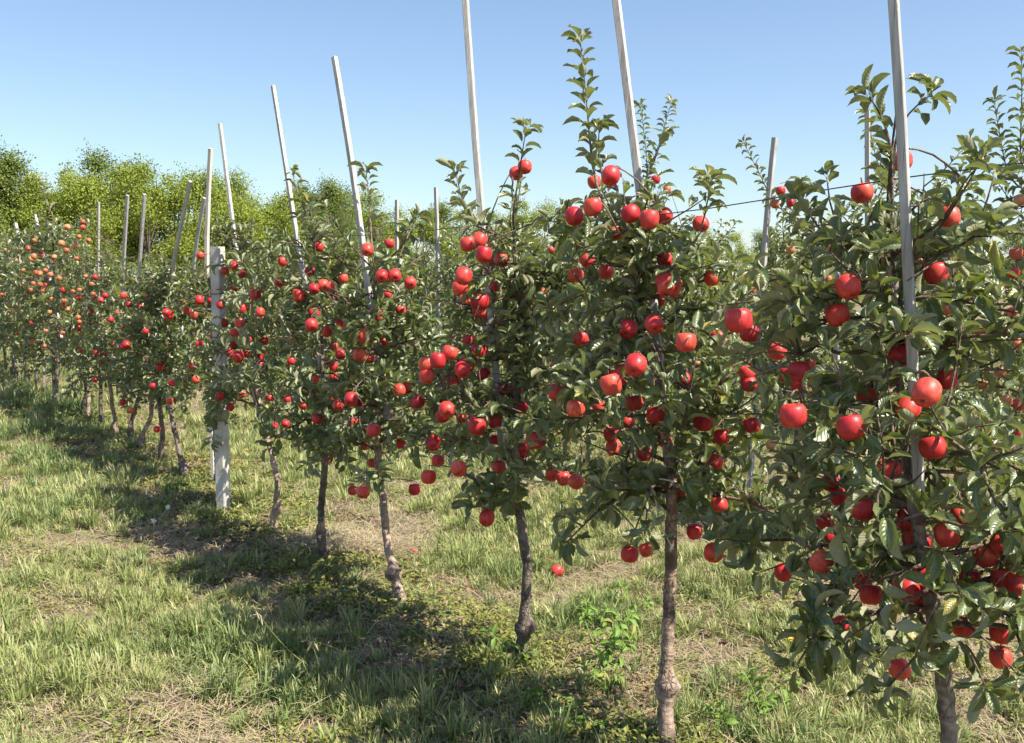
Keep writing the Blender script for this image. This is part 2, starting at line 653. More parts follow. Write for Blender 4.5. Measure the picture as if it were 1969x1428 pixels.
gx = spaced(-5.0, 3.5, .045, 420)
gy = spaced(2.5, 11.0, .045, 600)
gy = gy[gy > -60]
GX, GY = np.meshgrid(gx, gy, indexing='ij')
GV = np.stack([GX, GY, ground_z(GX, GY)], -1).reshape(-1, 3)
nx, ny = len(gx), len(gy)
ii, jj = np.meshgrid(np.arange(nx - 1), np.arange(ny - 1), indexing='ij')
GQ = np.stack([ii * ny + jj, (ii + 1) * ny + jj, (ii + 1) * ny + jj + 1, ii * ny + jj + 1], -1).reshape(-1, 4)
tag(link("ground", make_mesh("ground", GV, GQ, None, M_GROUND)), "grassy orchard floor with bare soil strip below the trees", "ground", kind="structure")


# ------------------------------------------------------------------ leaf shapes
def leaf_shape(us, ws, cols, fold, droop, twist, wave, seed):
    r = np.random.default_rng(seed)
    us = np.array(us, float)
    ws = np.array(ws, float)
    nu, ncol = len(us), len(cols)
    ang = .25 - droop * us ** 1.2
    dy = np.r_[0, np.diff(us)]
    y = np.cumsum(dy * np.cos(ang))
    z = np.cumsum(dy * np.sin(ang))
    V = np.zeros((nu, ncol, 3))
    A = np.zeros((nu, ncol, 3))
    ph = r.random() * 6
    for j, s in enumerate(cols):
        lift = fold * abs(s) + wave * abs(s) * np.sin(us * 9 + ph + (1.5 if s > 0 else 0))
        x = s * ws * np.cos(lift)
        zz = abs(s) * ws * np.sin(lift)
        tw = twist * us
        xx = x * np.cos(tw) - zz * np.sin(tw)
        z2 = x * np.sin(tw) + zz * np.cos(tw)
        V[:, j, 0] = xx
        V[:, j, 1] = y - z2 * np.sin(ang)
        V[:, j, 2] = z + z2 * np.cos(ang)
        A[:, j, 0] = s
        A[:, j, 1] = us
    Q = []
    for i in range(nu - 1):
        for j in range(ncol - 1):
            Q.append([i * ncol + j, i * ncol + j + 1, (i + 1) * ncol + j + 1, (i + 1) * ncol + j])
    return V.reshape(-1, 3), np.array(Q), A.reshape(-1, 3)


NEAR_SHAPES = []
MID_SHAPES = []
for k in range(9):
    r = np.random.default_rng(k + 40)
    fold = r.uniform(.3, .95)
    droop = r.uniform(.5, 1.8)
    tw = r.uniform(-.5, .5)
    wv = r.uniform(.1, .4)
    wd = r.uniform(.85, 1.12)
    NEAR_SHAPES.append(leaf_shape([0, .16, .27, .43, .62, .81, .93, 1.0], np.array([.010, .012, .12, .205, .225, .165, .075, .004]) * wd,
                                  [-1, -.5, 0, .5, 1], fold, droop, tw, wv, k))
    MID_SHAPES.append(leaf_shape([.0, .22, .5, .78, 1.0], np.array([.01, .07, .225, .18, .01]) * wd, [-1, 0, 1], fold, droop, tw, 0, k))
NSH = 9


def leaf_frames(D, N, roll=0):
    D = D / (np.linalg.norm(D, axis=1)[:, None] + 1e-9)
    N = N - D * (N * D).sum(1)[:, None]
    N = N / (np.linalg.norm(N, axis=1)[:, None] + 1e-9)
    X = np.cross(D, N)
    return np.stack([X, D, N], -1)          # columns


def leaves_to_acc(acc, L, shapes, sel=None):
    """L: dict of arrays P, D, N, S, W, var, rnd."""
    F = leaf_frames(L['D'], L['N'])
    for k in range(NSH):
        m = L['var'] == k
        if sel is not None:
            m = m & sel
        if not m.any():
            continue
        V, Q, A = shapes[k]
        loc = V[None] * np.stack([L['S'][m] * L['W'][m], L['S'][m], L['S'][m]], -1)[:, None, :]
        W = np.einsum('nij,nvj->nvi', F[m], loc) + L['P'][m][:, None, :]
        nv = len(V)
        QQ = Q[None] + (np.arange(m.sum()) * nv)[:, None, None]
        AA = np.broadcast_to(A, (m.sum(), nv, 3)).copy()
        AA[:, :, 2] = L['rnd'][m][:, None]
        acc.add(W.reshape(-1, 3), QQ.reshape(-1, 4), None, AA.reshape(-1, 3))


class LeafBag:
    def __init__(self):
        self.P, self.D, self.N, self.S = [], [], [], []

    def add(self, p, d, n, s):
        self.P.append(p)
        self.D.append(d)
        self.N.append(n)
        self.S.append(s)

    def arrays(self):
        n = len(self.P)
        return dict(P=np.array(self.P), D=np.array(self.D), N=np.array(self.N), S=np.array(self.S), W=rng.uniform(.85, 1.22, n),
                    var=rng.integers(0, NSH, n), rnd=rng.random(n))


UP = np.array([0, 0, 1.0])


def unit(v):
    return v / (np.linalg.norm(v) + 1e-9)


def rosette(bag, p, s, n, size, r, out=None):
    """n leaves round a spur at p growing along s."""
    a = unit(np.cross(s, UP) + 1e-3)
    b = np.cross(s, a)
    ph = r.random() * 6.28
    for k in range(n):
        th = ph + k * 2.4 + r.normal(0, .25)
        rad = a * math.cos(th) + b * math.sin(th)
        d = unit(s * r.uniform(.15, .9) + rad * r.uniform(.7, 1.1) + UP * r.uniform(-.15, .45) + r.normal(0, .15, 3))
        nn = unit(UP * 1.0 + s * .25 - rad * .55 + r.normal(0, .56, 3))
        bag.add(p + rad * .004, d, nn, size * r.uniform(.5, 1.18))


def leafy_shoot(bag, P, step, size, r, upright=.6, start=.12):
    P = np.asarray(P)
    d = np.r_[0, np.cumsum(np.linalg.norm(np.diff(P, axis=0), axis=1))]
    t = d[-1] * start
    th = r.random() * 6.28
    while t < d[-1]:
        p = np.array([np.interp(t, d, P[:, k]) for k in range(3)])
        i = min(np.searchsorted(d, t), len(P) - 1)
        s = unit(P[i] - P[max(i - 1, 0)])
        a = unit(np.cross(s, np.array([.3, .2, 1.0])) + 1e-3)
        b = np.cross(s, a)
        rad = a * math.cos(th) + b * math.sin(th)
        dd = unit(s * upright + rad + UP * .1 + r.normal(0, .12, 3))
        bag.add(p, dd, unit(s * .7 + UP * .5 - rad * .2 + r.normal(0, .25, 3)), size * r.uniform(.7, 1.1) * (1.0 - .2 * (t / d[-1]) ** 3))
        th += 2.4 + r.normal(0, .2)
        t += step * r.uniform(.7, 1.3)
    rosette(bag, P[-1], unit(P[-1] - P[-2]), 4, size * .75, r)


def wobble(P, amp, r):
    P = np.array(P, float)
    P[1:-1] += r.normal(0, amp, (len(P) - 2, 3))
    return P


# ------------------------------------------------------------------ one apple tree as geometry lists
def grow_tree(base, seed, zb, zt, w, wn, nlimb, leaf_size, trunk_pts=None, trunk_r=.026, knob=.2, knob_r=1.7, shoots=(), top=None,
              ros_step=.05, ros_n=5, twigs=3, tube_sides=6, nshoot=4, taper=.55):
    """Returns dict(trunk Acc, branches [Acc], leaves arrays, nodes) in world coordinates."""
    r = np.random.default_rng(seed)
    base = np.array(base, float)
    if trunk_pts is None:
        lean = r.normal(0, .06, 2)
        trunk_pts = [base + np.array([0, 0, -.08]), base + np.array([*r.normal(0, .012, 2), knob]),
                     base + np.array([*(lean * .5 + r.normal(0, .015, 2)), zb * .6]), base + np.array([*(lean + r.normal(0, .015, 2)), zb])]
    tp = np.array(trunk_pts, float)
    NTR = 90 if tube_sides > 5 else 40
    if top is None:
        top = np.array([tp[-1][0] + r.normal(0, .06), tp[-1][1] + r.normal(0, .06), base[2] + zt])
    midp = tp[-1] * .5 + top * .5 + np.array([*r.normal(0, .03, 2), 0])
    full = resample(np.concatenate([tp, [midp, top]]), NTR)
    zz = (full[:, 2] - base[2])
    R = np.interp(zz, [0, zb, zb + .5, zt], [trunk_r * 1.1, trunk_r, trunk_r * .62, .004])
    R = R * (1 + (knob_r - 1) * np.exp(-((zz - knob) / .030) ** 2)) * (1 + .18 * (zz < knob)) * (1 + .25 * np.exp(-((zz + .02) / .08) ** 2))
    full[:, :2] += np.exp(-((zz - knob) / .035) ** 2)[:, None] * r.normal(0, .009, 2)
    full[:, :2] += r.normal(0, .0016, (NTR, 2))
    trunk = Acc()
    tube(trunk, full, R, 14 if tube_sides > 5 else 6, .03 + .11 * np.exp(-((zz - knob + .01) / .05) ** 2))
    bag = LeafBag()
    branches = []
    nodes = [full[zz > zb]]
    own = [np.full(len(nodes[0]), -1)]

    def note(P):
        nodes.append(np.asarray(P))
        own.append(np.full(len(P), len(branches)))
    az0 = r.random() * 6.28
    for k in range(nlimb):
        f = (k + .5) / nlimb
        z = base[2] + zb + (zt - .12 - zb) * f ** .95
        q = np.array([np.interp(z, full[:, 2], full[:, 0]), np.interp(z, full[:, 2], full[:, 1]), z])
        az = az0 + k * 2.39996 + r.normal(0, .2)
        c, s = math.cos(az), math.sin(az)
        prof = (1 - taper * f ** 1.6) * r.uniform(.72, 1.12)
        h = ROW_D * c * w + ROW_N * s * wn
        ln = np.linalg.norm(h) * prof
        hd = np.array([*unit(h), 0])
        e0 = r.uniform(.05, .6) * (1 - .4 * f)
        dr = r.uniform(.1, .9) * (1 - .5 * f)
        n = 7
        pts = [q]
        for i in range(1, n):
            u = i / (n - 1)
            e = e0 - dr * u * 1.6
            pts.append(pts[-1] + (hd * math.cos(e) + UP * math.sin(e)) * ln / (n - 1) + r.normal(0, .012, 3))
        pts = np.array(pts)
        low = base[2] + max(.32, zb - .22)
        pts[:, 2] = np.where(pts[:, 2] < low, low + (pts[:, 2] - low) * .25, pts[:, 2])
        br = Acc()
        rad0 = .0085 * (1 - .4 * f)
        tube(br, pts, np.linspace(rad0, .0025, n), tube_sides)
        note(resample(pts, 12))
        # spurs along the limb
        t = .16
        while t < 1:
            i = t * (n - 1)
            i0 = int(i)
            p = pts[i0] + (pts[min(i0 + 1, n - 1)] - pts[i0]) * (i - i0)
            sd = unit(unit(pts[min(i0 + 1, n - 1)] - pts[max(i0 - 1, 0)]) * .4 + UP * .6 + r.normal(0, .5, 3))
            rosette(bag, p + sd * .015, sd, int(r.integers(ros_n - 2, ros_n + 2)), leaf_size, r)
            t += ros_step / max(ln, .1) * r.uniform(.7, 1.4)
        rosette(bag, pts[-1], unit(pts[-1] - pts[-2]), 6, leaf_size, r)
        for j in range(twigs):
            u = r.uniform(.25, .95)
            i0 = int(u * (n - 1))
            p = pts[i0]
            tl = r.uniform(.09, .24)
            sd = unit(unit(pts[min(i0 + 1, n - 1)] - pts[max(i0 - 1, 0)]) * .5 + UP * r.uniform(-.3, .9) + r.normal(0, .5, 3))
            tp2 = np.array([p, p + sd * tl * .5 + r.normal(0, .008, 3), p + sd * tl + UP * r.uniform(-.03, .03)])
            tube(br, resample(tp2, 4), np.linspace(.0035, .0016, 4), 4)
            note(tp2)
            leafy_shoot(bag, tp2, .027, leaf_size * .95, r)
        branches.append(br)
    for k in range(nshoot):                     # upright water shoots at the top
        z = base[2] + zt - r.uniform(.02, .45)
        q = np.array([np.interp(z, full[:, 2], full[:, 0]), np.interp(z, full[:, 2], full[:, 1]), z])
        h = ROW_D * r.normal(0, w * .45) + ROW_N * r.normal(0, wn * .4)
        ln = r.uniform(.14, .34)
        P = np.array([q, q + np.array([*h * .6, ln * .45]), q + np.array([*h, ln])])
        br = Acc()
        tube(br, resample(P, 5), np.linspace(.005, .0018, 5), 5)
        note(P)
        leafy_shoot(bag, resample(P, 6), .026, leaf_size, r, .8)
        branches.append(br)
    for P in shoots:
        P = np.array(P)
        i = np.argmin(np.linalg.norm(full - P[0], axis=1))
        j = max(i - 2, 0)
        P = np.concatenate([full[j:j + 1], P])
        br = Acc()
        Q = resample(P, 12)
        tube(br, Q, np.linspace(.0065, .0018, 12), 6)
        note(Q)
        leafy_shoot(bag, Q, .015 if base[1] > 3 else .020, leaf_size * (1.08 if base[1] < 6 else 1.0), r, .75, .2)
        rosette(bag, Q[-1], unit(Q[-1] - Q[-2]), 5, leaf_size, r)
        branches.append(br)
    return dict(base=base, trunk=trunk, branches=branches, L=bag.arrays(), nodes=np.concatenate(nodes), own=np.concatenate(own))


# ------------------------------------------------------------------ front row, built tree by tree
def gbase(t, s=0.0, dxy=(0, 0)):
    x, y = row_xy(t, s) + np.array(dxy)
    return np.array([x, y, float(ground_z(x, y))])


def trunk_from_px(pxs, s=0.0):
    """Trunk course read off the photograph, in the plane of its row."""
    return [on_row(px, py, s) for px, py in pxs]


def shoot_px(pxs, s=0.0):
    return [on_row(px, py, s) for px, py in pxs]


TREES = []      # every detailed tree


def det(name_label, tree, detail, group, row):
    TREES.append(dict(label=name_label, T=tree, detail=detail, group=group, row=row))


def ground_fix(pts):
    p = np.array(pts, float)
    g = float(ground_z(p[0][0], p[0][1]))
    p[0][2] = g - .06
    return p


FR = "apple trees of the front row"
tA = trunk_from_px([(1287, 1490), (1279, 1362), (1284, 1230), (1290, 1080), (1292, 960), (1290, 880)], .05)
tB = trunk_from_px([(1000, 1300), (1007, 1200), (1015, 1090), (1000, 990), (990, 930)], .08)
tC = trunk_from_px([(786, 1180), (764, 1130), (745, 1050), (735, 950), (726, 890)], .02)
tD = trunk_from_px([(628, 1105), (618, 1050), (617, 980), (623, 920), (625, 880)], -.02)
tE = trunk_from_px([(528, 1045), (527, 990), (535, 930), (520, 860), (500, 810)], -.02)
tG = trunk_from_px([(416, 990), (418, 920), (415, 850), (412, 790)], .1)
tF = trunk_from_px([(362, 925), (347, 880), (332, 810), (324, 770)], 0)
tR = trunk_from_px([(1836, 1720), (1830, 1560), (1826, 1420), (1815, 1300)], .0)
A_top = on_row(1180, 330, .05)
specs = [
    dict(lab="nearest apple tree, its trunk leaving the bottom edge below a cluster of big red apples", tr=tR, zb=.66, zt=1.80, w=.56, wn=.43, nl=34, ls=.091, kn=.2,
         sh=[shoot_px([(1705, 420), (1712, 320), (1722, 220), (1733, 150)], 0), shoot_px([(1600, 470), (1560, 420), (1545, 385)], -.05), shoot_px([(1820, 420), (1850, 350), (1880, 320)], 0), shoot_px([(1716, 290), (1700, 230), (1672, 185)], -.02), shoot_px([(1722, 250), (1755, 205), (1785, 185)], .06),
             shoot_px([(1740, 1180), (1715, 1240), (1690, 1265)], -.22), shoot_px([(1850, 1230), (1885, 1290), (1895, 1320)], -.2),
             shoot_px([(1790, 1080), (1680, 1120), (1590, 1130), (1520, 1110)], -.12), shoot_px([(1790, 1130), (1700, 1180), (1640, 1220)], -.2), shoot_px([(1810, 1150), (1780, 1200), (1760, 1260)], -.28),
             shoot_px([(1840, 1130), (1900, 1170), (1950, 1180)], -.15), shoot_px([(1830, 1180), (1900, 1230), (1950, 1290)], -.1), shoot_px([(1800, 1220), (1735, 1290), (1700, 1330)], -.1),
             shoot_px([(1820, 1000), (1900, 1030), (1965, 1020)], -.2), shoot_px([(1780, 980), (1690, 1020), (1620, 1010)], -.25), shoot_px([(1815, 1060), (1830, 1110), (1850, 1150)], -.32)], top=on_row(1712, 400, .03)),
    dict(lab="apple tree with smooth pinkish trunk and round graft knob at the bottom edge", tr=tA, zb=.80, zt=1.93, w=.52, wn=.42, nl=32, ls=.091, kn=.22,
         sh=[shoot_px([(1300, 880), (1315, 820), (1328, 740), (1345, 650)], -.06), shoot_px([(1160, 350), (1150, 290), (1152, 250)], .02), shoot_px([(1170, 420), (1140, 340), (1132, 240), (1124, 150), (1116, 80)], 0), shoot_px([(1340, 470), (1360, 400), (1366, 350)], 0),
             shoot_px([(1250, 930), (1243, 990), (1240, 1030)], -.12), shoot_px([(1340, 950), (1400, 1030), (1440, 1050)], -.15)], top=A_top),
    dict(lab="apple tree with dark crooked trunk, one red apple hanging low beside it", tr=tB, zb=.76, zt=1.84, w=.48, wn=.42, nl=31, ls=.090, kn=.16,
         sh=[shoot_px([(985, 420), (1000, 320), (1012, 245)], 0), shoot_px([(900, 430), (885, 370), (876, 330)], 0), shoot_px([(985, 950), (960, 965), (935, 960)], -.1)], top=on_row(985, 340, .05)),
    dict(lab="apple tree whose pale trunk leans right to a swollen knob above a bent foot", tr=tC, zb=.72, zt=1.72, w=.44, wn=.40, nl=28, ls=.098, kn=.14,
         sh=[shoot_px([(712, 440), (710, 380), (704, 330)], .05), shoot_px([(770, 480), (790, 440), (800, 420)], 0), shoot_px([(725, 900), (700, 920), (690, 930)], -.12)], top=on_row(712, 420, 0)),
    dict(lab="apple tree with straight dark trunk next to the hay patch, crown hanging low", tr=tD, zb=.56, zt=1.98, w=.40, wn=.38, nl=27, ls=.098, kn=.17,
         sh=[shoot_px([(605, 480), (600, 430), (597, 395)], 0)], top=on_row(600, 430, 0)),
    dict(lab="apple tree with thin reddish trunk just in front of the concrete post", tr=tE, zb=.72, zt=1.96, w=.42, wn=.38, nl=25, ls=.096, kn=.16, sh=[shoot_px([(495, 560), (460, 575), (428, 582)], -.22), shoot_px([(490, 640), (455, 645), (420, 640)], -.24), shoot_px([(480, 720), (450, 735), (418, 728)], -.24), shoot_px([(470, 500), (450, 505), (436, 515)], -.22)], top=on_row(470, 470, 0)),
    dict(lab="apple tree whose slim grey trunk stands hidden beside the concrete post", tr=tG, zb=.74, zt=1.8, w=.36, wn=.36, nl=20, ls=.095, kn=.1, sh=[shoot_px([(412, 800), (412, 830), (408, 850)], -.22), shoot_px([(412, 760), (425, 750), (436, 757)], -.22)], top=on_row(395, 500, .1)),
    dict(lab="apple tree with leaning dark trunk, first one beyond the concrete post", tr=tF, zb=.68, zt=1.8, w=.42, wn=.38, nl=22, ls=.095, kn=.1, sh=[], top=on_row(318, 500, 0)),
]
for i, s in enumerate(specs):
    tp = ground_fix(s['tr'])
    base = np.array([tp[0][0], tp[0][1], float(ground_z(tp[0][0], tp[0][1]))])
    T = grow_tree(base, 100 + i, s['zb'], s['zt'], s['w'], s['wn'], s['nl'], s['ls'], tp, [.0205, .0205, .0205, .019, .019, .018, .018, .019][i],
                  s['kn'], [1.3, 1.95, 1.7, 1.75, 1.4, 1.7, 1.15, 1.25][i], s['sh'], s['top'], ros_step=.046 + .002 * i, ros_n=6 if i < 3 else 5, twigs=4 if i < 6 else 3, nshoot=1 if i == 0 else 4)
    det(s['lab'], T, 'near' if i < 6 else 'mid', FR, 1)
ORD = ["first", "second", "third", "fourth", "fifth", "sixth", "seventh", "eighth", "ninth", "tenth", "eleventh", "twelfth", "thirteenth", "fourteenth",
       "fifteenth", "sixteenth", "seventeenth", "eighteenth", "nineteenth", "twentieth"]
FAR_T = [-.02, .68, 1.36, 1.85, 2.6, 3.3, 3.95, 4.9, 5.8, 6.75, 7.6, 8.5, 9.4, 10.25, 11.1, 12.0, 12.9]
for k, t in enumerate(FAR_T[:6]):
    b = gbase(t, rng.normal(0, .03))
    zt = [1.74, 1.72, 1.78, 1.8, 1.9, 1.95][k]
    T = grow_tree(b, 200 + k, .50, zt, .44, .42, 20 if k < 3 else 17, .098, None, .02, .12, 1.4, ros_step=.06, ros_n=5, twigs=3, tube_sides=5, nshoot=3)
    det("%s apple tree beyond the concrete post in the front row" % ORD[k + 1], T, 'mid', FR, 1)
# second row, seen between and above the front trees at the right
BR = "apple trees of the row behind"
R2 = 3.3
ROW2_T = [-6.05, -5.2, -4.3, -3.45, -2.6, -1.7, -.8, .1, 1.0, 1.9, 2.8, 3.7, 4.6, 5.5, 6.5, 7.5]
R2SH = {0: [shoot_px([(1960, 330), (1965, 200), (1964, 100)], R2), shoot_px([(1940, 350), (1922, 260), (1912, 195)], R2)],
        1: [shoot_px([(1690, 330), (1675, 260), (1668, 220)], R2 + .1)], 2: [shoot_px([(1490, 400), (1462, 335), (1430, 275)], R2), shoot_px([(1520, 420), (1530, 380), (1540, 350)], R2)],
        4: [shoot_px([(1248, 380), (1242, 280), (1232, 205)], R2), shoot_px([(1240, 350), (1270, 270), (1290, 200)], R2)]}
for k, t in enumerate(ROW2_T[:8]):
    b = gbase(t, R2 + rng.normal(0, .04))
    zt = [2.45, 2.3, 2.15, 2.0, 2.2, 2.05, 2.05, 2.0][k]
    T = grow_tree(b, 300 + k, .55, zt, .56, .5, 26, .095, None, .024, .15, 1.4, R2SH.get(k, []), ros_step=.06, ros_n=5, twigs=3, tube_sides=5, nshoot=3)
    det("%s apple tree of the row behind, counted from the right edge" % ORD[k], T, 'mid', BR, 2)

# ------------------------------------------------------------------ apples read off the photograph: px, py, width in px
AP = """1734,310,40 1658,371,42 1826,418,28 1631,551,48 1800,525,46 1732,681,46 1821,730,40 1781,755,54 1669,762,40 1746,786,48 1525,799,52 1636,822,52
1794,861,50 1709,904,48 1597,928,30 1497,677,28 1538,739,22 1515,721,22 1721,838,24 1660,980,46 1745,1001,45 1821,1028,48 1847,993,36 1926,1047,38 1895,1068,46
1580,1080,46 1506,1101,28 1587,1003,28 1602,1042,25 1613,956,24 1674,1143,44 1658,1117,34 1784,1159,47 1853,1206,45 1924,1264,42 1730,1287,42 1772,1043,28 1753,1036,28
1865,1113,32 1952,1124,42 1928,1112,38 1924,1218,32 1616,1201,26 1061,913,26 1084,920,28 1108,926,31 1211,1066,34 1243,1057,27 1308,948,26 1335,1022,30 1383,970,22
1372,1063,38 1104,416,37 1140,398,38 1213,411,37 1249,422,38 1278,416,34 1348,431,32 1182,447,34 1129,500,30 1107,529,30 1166,522,30 1278,500,32 1369,534,29
1264,577,32 1258,624,38 1208,633,37 1420,616,54 1442,640,40 1118,651,30 1319,658,42 1222,702,44 1380,651,28 1493,675,26 1175,739,42 1315,730,28 1107,785,37 1149,780,28
1220,775,34 1260,799,36 1207,811,28 1353,813,36 1388,839,32 1446,817,34 1375,888,34 1175,835,30 1180,862,32 1278,846,28 1240,873,28 1002,784,28 1005,862,25 1437,717,32
1440,737,28 1174,338,38 1143,350,26 1009,321,28 992,333,27 900,469,31 922,462,30 930,489,32 942,504,26 964,500,28 891,531,34 885,553,31 893,577,22 948,553,25
921,598,29 939,608,26 902,654,26 865,678,31 842,693,32 819,700,30 820,723,30 889,711,31 930,719,27 803,774,27 859,788,32 851,800,28 768,750,24 782,746,20 968,748,24
993,750,24 833,852,29 842,886,26 882,901,31 824,917,30 953,848,26 952,811,28 959,899,28 888,804,22 706,480,25 749,468,20 734,531,26 759,530,26 789,544,24 660,535,20
745,566,17 771,597,18 628,637,22 599,625,25 655,682,21 641,704,18 641,666,18 641,723,17 613,475,20 596,521,20 622,548,22 633,551,22 604,555,22 642,570,19 538,542,20
543,503,19 675,768,28 651,779,23 688,775,22 718,827,27 678,811,20 610,805,22 583,780,15 528,817,17 549,815,15 507,655,15 560,694,17 633,764,16 607,728,19 702,856,16
771,853,18 626,886,18 717,890,20 738,658,15 712,689,16 678,943,19 699,946,26 797,941,23 936,996,31 1003,870,24 450,511,18 433,521,17 465,526,17 424,586,17 383,577,18
406,578,15 419,556,15 470,591,17 461,621,20 432,621,17 412,646,17 383,662,16 450,664,17 442,678,16 474,678,18 509,655,16 477,653,15 499,687,17 500,702,16 422,763,18
443,782,17 489,755,17 466,757,16 320,601,17 373,606,13 385,491,15 326,771,14 330,736,13 302,825,12 552,767,15 519,765,15 202,568,12 194,577,12 237,568,14 248,585,11
213,614,12 280,637,12 185,678,11 236,666,11 294,742,12 236,773,13 253,790,11 183,730,11 183,533,10 450,640,14 500,600,12 985,980,0"""
AP_O = """129,437,13 159,437,11 159,426,10 118,468,13 127,481,11 145,471,12 170,462,10 66,462,9 54,477,10 147,497,10 65,493,11 60,498,10 104,494,10 97,528,11 114,535,10
69,524,10 77,526,10 87,520,10 64,545,9 77,547,10 82,559,9 59,557,8 165,531,9 123,578,10 130,595,10 122,585,10 179,565,9 176,546,9 45,520,8 30,500,8 20,540,8 40,585,8
95,600,9 60,620,8 120,640,9 35,640,8 85,665,9 140,560,9 150,610,10 20,600,7 10,480,7 100,575,9 48,560,8"""
AP2 = """1501,367,20 1490,392,18 1961,385,22 1922,554,23 1825,595,21 1923,715,23 1949,525,22 1954,487,25 1935,770,22 1961,777,25 1672,574,20 1765,504,20 1963,838,24
1903,495,20 1592,537,16 1261,345,18 1283,365,16 1482,855,20 1520,390,17 1535,610,18 1600,610,17 1885,640,20 1850,500,19 1875,820,20 1905,860,20 1790,610,18 1300,560,15
1560,700,17 1450,560,17 1030,620,14 1045,560,14 1060,700,14 1340,700,15 1945,600,22 1955,660,22 1890,740,20 1700,500,19 1600,480,18 1520,480,17 1060,480,13 1035,740,14"""


def parse(s):
    return [tuple(float(v) for v in w.split(',')) for w in s.split()]


FULL_D = .073
apples = []          # dict(c, r, mat, clear, row)


def place_apple(px, py, wpx, row, mat):
    lo, hi = (-.38, .12) if row == 1 else (R2 - .36, R2 + .1)
    want = .061 * FPX / max(wpx, 5)
    if row == 1 and wpx < 15:
        lo, hi = (-.50, -.38) if mat == 'o' else (-.44, -.30)
    best = None
    for s in np.linspace(lo, hi, 11):
        p = on_row(px, py, s)
        dep = project(p)[2]
        e = abs(dep - want)
        if best is None or e < best[0]:
            best = (e, p, dep)
    _, p, dep = best
    d = float(np.clip(wpx * dep / FPX, .053 if mat == 'r' else .044, .086))
    clear = wpx * dep / FPX > .050 if row == 1 else False
    apples.append(dict(c=p, r=d / 2, mat=mat, clear=clear, row=row, depth=dep))


for a in parse(AP):
    if a[2] > 5:
        place_apple(*a, 1, 'r')
for a in parse(AP_O):
    place_apple(*a, 1, 'o')
for a in parse(AP_O):                      # the far fruit hangs thickly
    for _ in range(int(rng.random() < .3)):
        place_apple(max(4, a[0] + rng.normal(0, 28)), max(455, a[1] + rng.normal(20, 40)), a[2] * .9, 1, 'o' if rng.random() < .75 else 'r')
for i, t in enumerate(TREES):              # fruit deeper in the crowns, partly hidden
    if t['row'] == 1 and i < 14:
        nd = t['T']['nodes']
        fs = (nd[:, :2] - ROW_M) @ ROW_N
        nd = nd[(fs < -.05) & (nd[:, 2] > .92) & (nd[:, 2] < 1.68)]
        for k in rng.choice(len(nd), (4 if i == 0 else 5) if i < 8 else 4, replace=False):
            rr = rng.uniform(.029, .038)
            c = nd[k] - UP * (rr + .014)
            apples.append(dict(c=c, r=rr, mat='r', clear=False, row=1, depth=float(project(c)[2]), soft=True))
for k, a in enumerate(parse(AP2)):
    place_apple(*a, 2, 'r' if k % 3 == 0 else 'o')

# windows in the leaves where stakes and the post show through: px, py, radius px, plane offset
CLEAR = [(x, y, r_, .06) for x, y, r_ in (
    [(1735 + (y - 250) * .036, y, 15) for y in range(150, 600, 18) if not 275 < y < 345] + [(1764, 878, 13), (1765, 895, 13), (1766, 912, 12)] +
    [(1222 + (y - 300) * .125, y, 13) for y in range(240, 350, 16)] + [(1262, 645, 11), (1265, 665, 11), (1267, 685, 11), (1269, 705, 11), (1271, 725, 11), (1273, 742, 10)] +
    [(1285, 870, 11), (1286, 890, 12), (1287, 910, 12), (1288, 930, 12), (1288, 950, 12)] +
    [(952, 690, 9), (953, 705, 9), (955, 722, 9), (956, 738, 9), (957, 754, 9), (920, 345, 10), (922, 365, 9), (925, 385, 9), (926, 403, 9)] +
    [(685 + (y - 390) * .125, y, 9) for y in range(380, 600, 13)] + [(740, 780, 8), (743, 795, 8), (745, 810, 8)] +
    [(568 + (y - 450) * .18, y, 7) for y in range(430, 545, 12)] + [(613, 680, 7), (616, 695, 7), (619, 710, 7), (622, 725, 7)] +
    [(424, y, 13) for y in (480, 495, 530, 545)] + [(427, y, 8) for y in (605, 690)] + [(432, y, 15) for y in range(880, 990, 18)] + [(396, y, 7) for y in range(430, 600, 12)])]

LP = {k: [] for k in ('P', 'mid', 'tip', 'e1', 'e2', 'tree')}
for i, t in enumerate(TREES):
    L = t['T']['L']
    F = leaf_frames(L['D'], L['N'])
    for k, xx, yy, z in (('P', 0, .25, .03), ('mid', 0, .55, 0), ('tip', 0, .9, -.15), ('e1', .18, .55, .06), ('e2', -.18, .55, .06)):
        LP[k].append(L['P'] + F[:, :, 0] * (L['S'] * xx)[:, None] + F[:, :, 1] * (L['S'] * yy)[:, None] + F[:, :, 2] * (L['S'] * z)[:, None])
    LP['tree'].append(np.full(len(L['P']), i))
S3 = np.stack([np.concatenate(LP[k]) for k in ('P', 'mid', 'tip', 'e1', 'e2')], 1)
TREE_OF = np.concatenate(LP['tree'])
keep = np.ones(len(S3), bool)
ax_, ay_, ad_ = project(S3)
for a in apples:
    c = a['c']
    d3 = np.linalg.norm(S3 - c, axis=2).min(1)
    keep &= d3 > a['r'] * .98
    px, py, dep = project(c)
    rp = a['r'] * FPX / dep
    if a.get('soft'):
        continue
    fr, pr_ = (.98, .97) if a['clear'] else (.85, .9)
    hit = ((np.hypot(ax_ - px, ay_ - py) < rp * fr) & (ad_ < dep + .02)).any(1)
    keep &= ~(hit & (rng.random(len(hit)) < pr_))
for (px, py, rp, s) in CLEAR:
    p = on_row(px, py, s)
    dep = project(p)[2]
    hit = ((np.hypot(ax_ - px, ay_ - py) < rp * 1.15) & (ad_ < dep)).any(1)
    keep &= ~(hit & (rng.random(len(hit)) < .9))
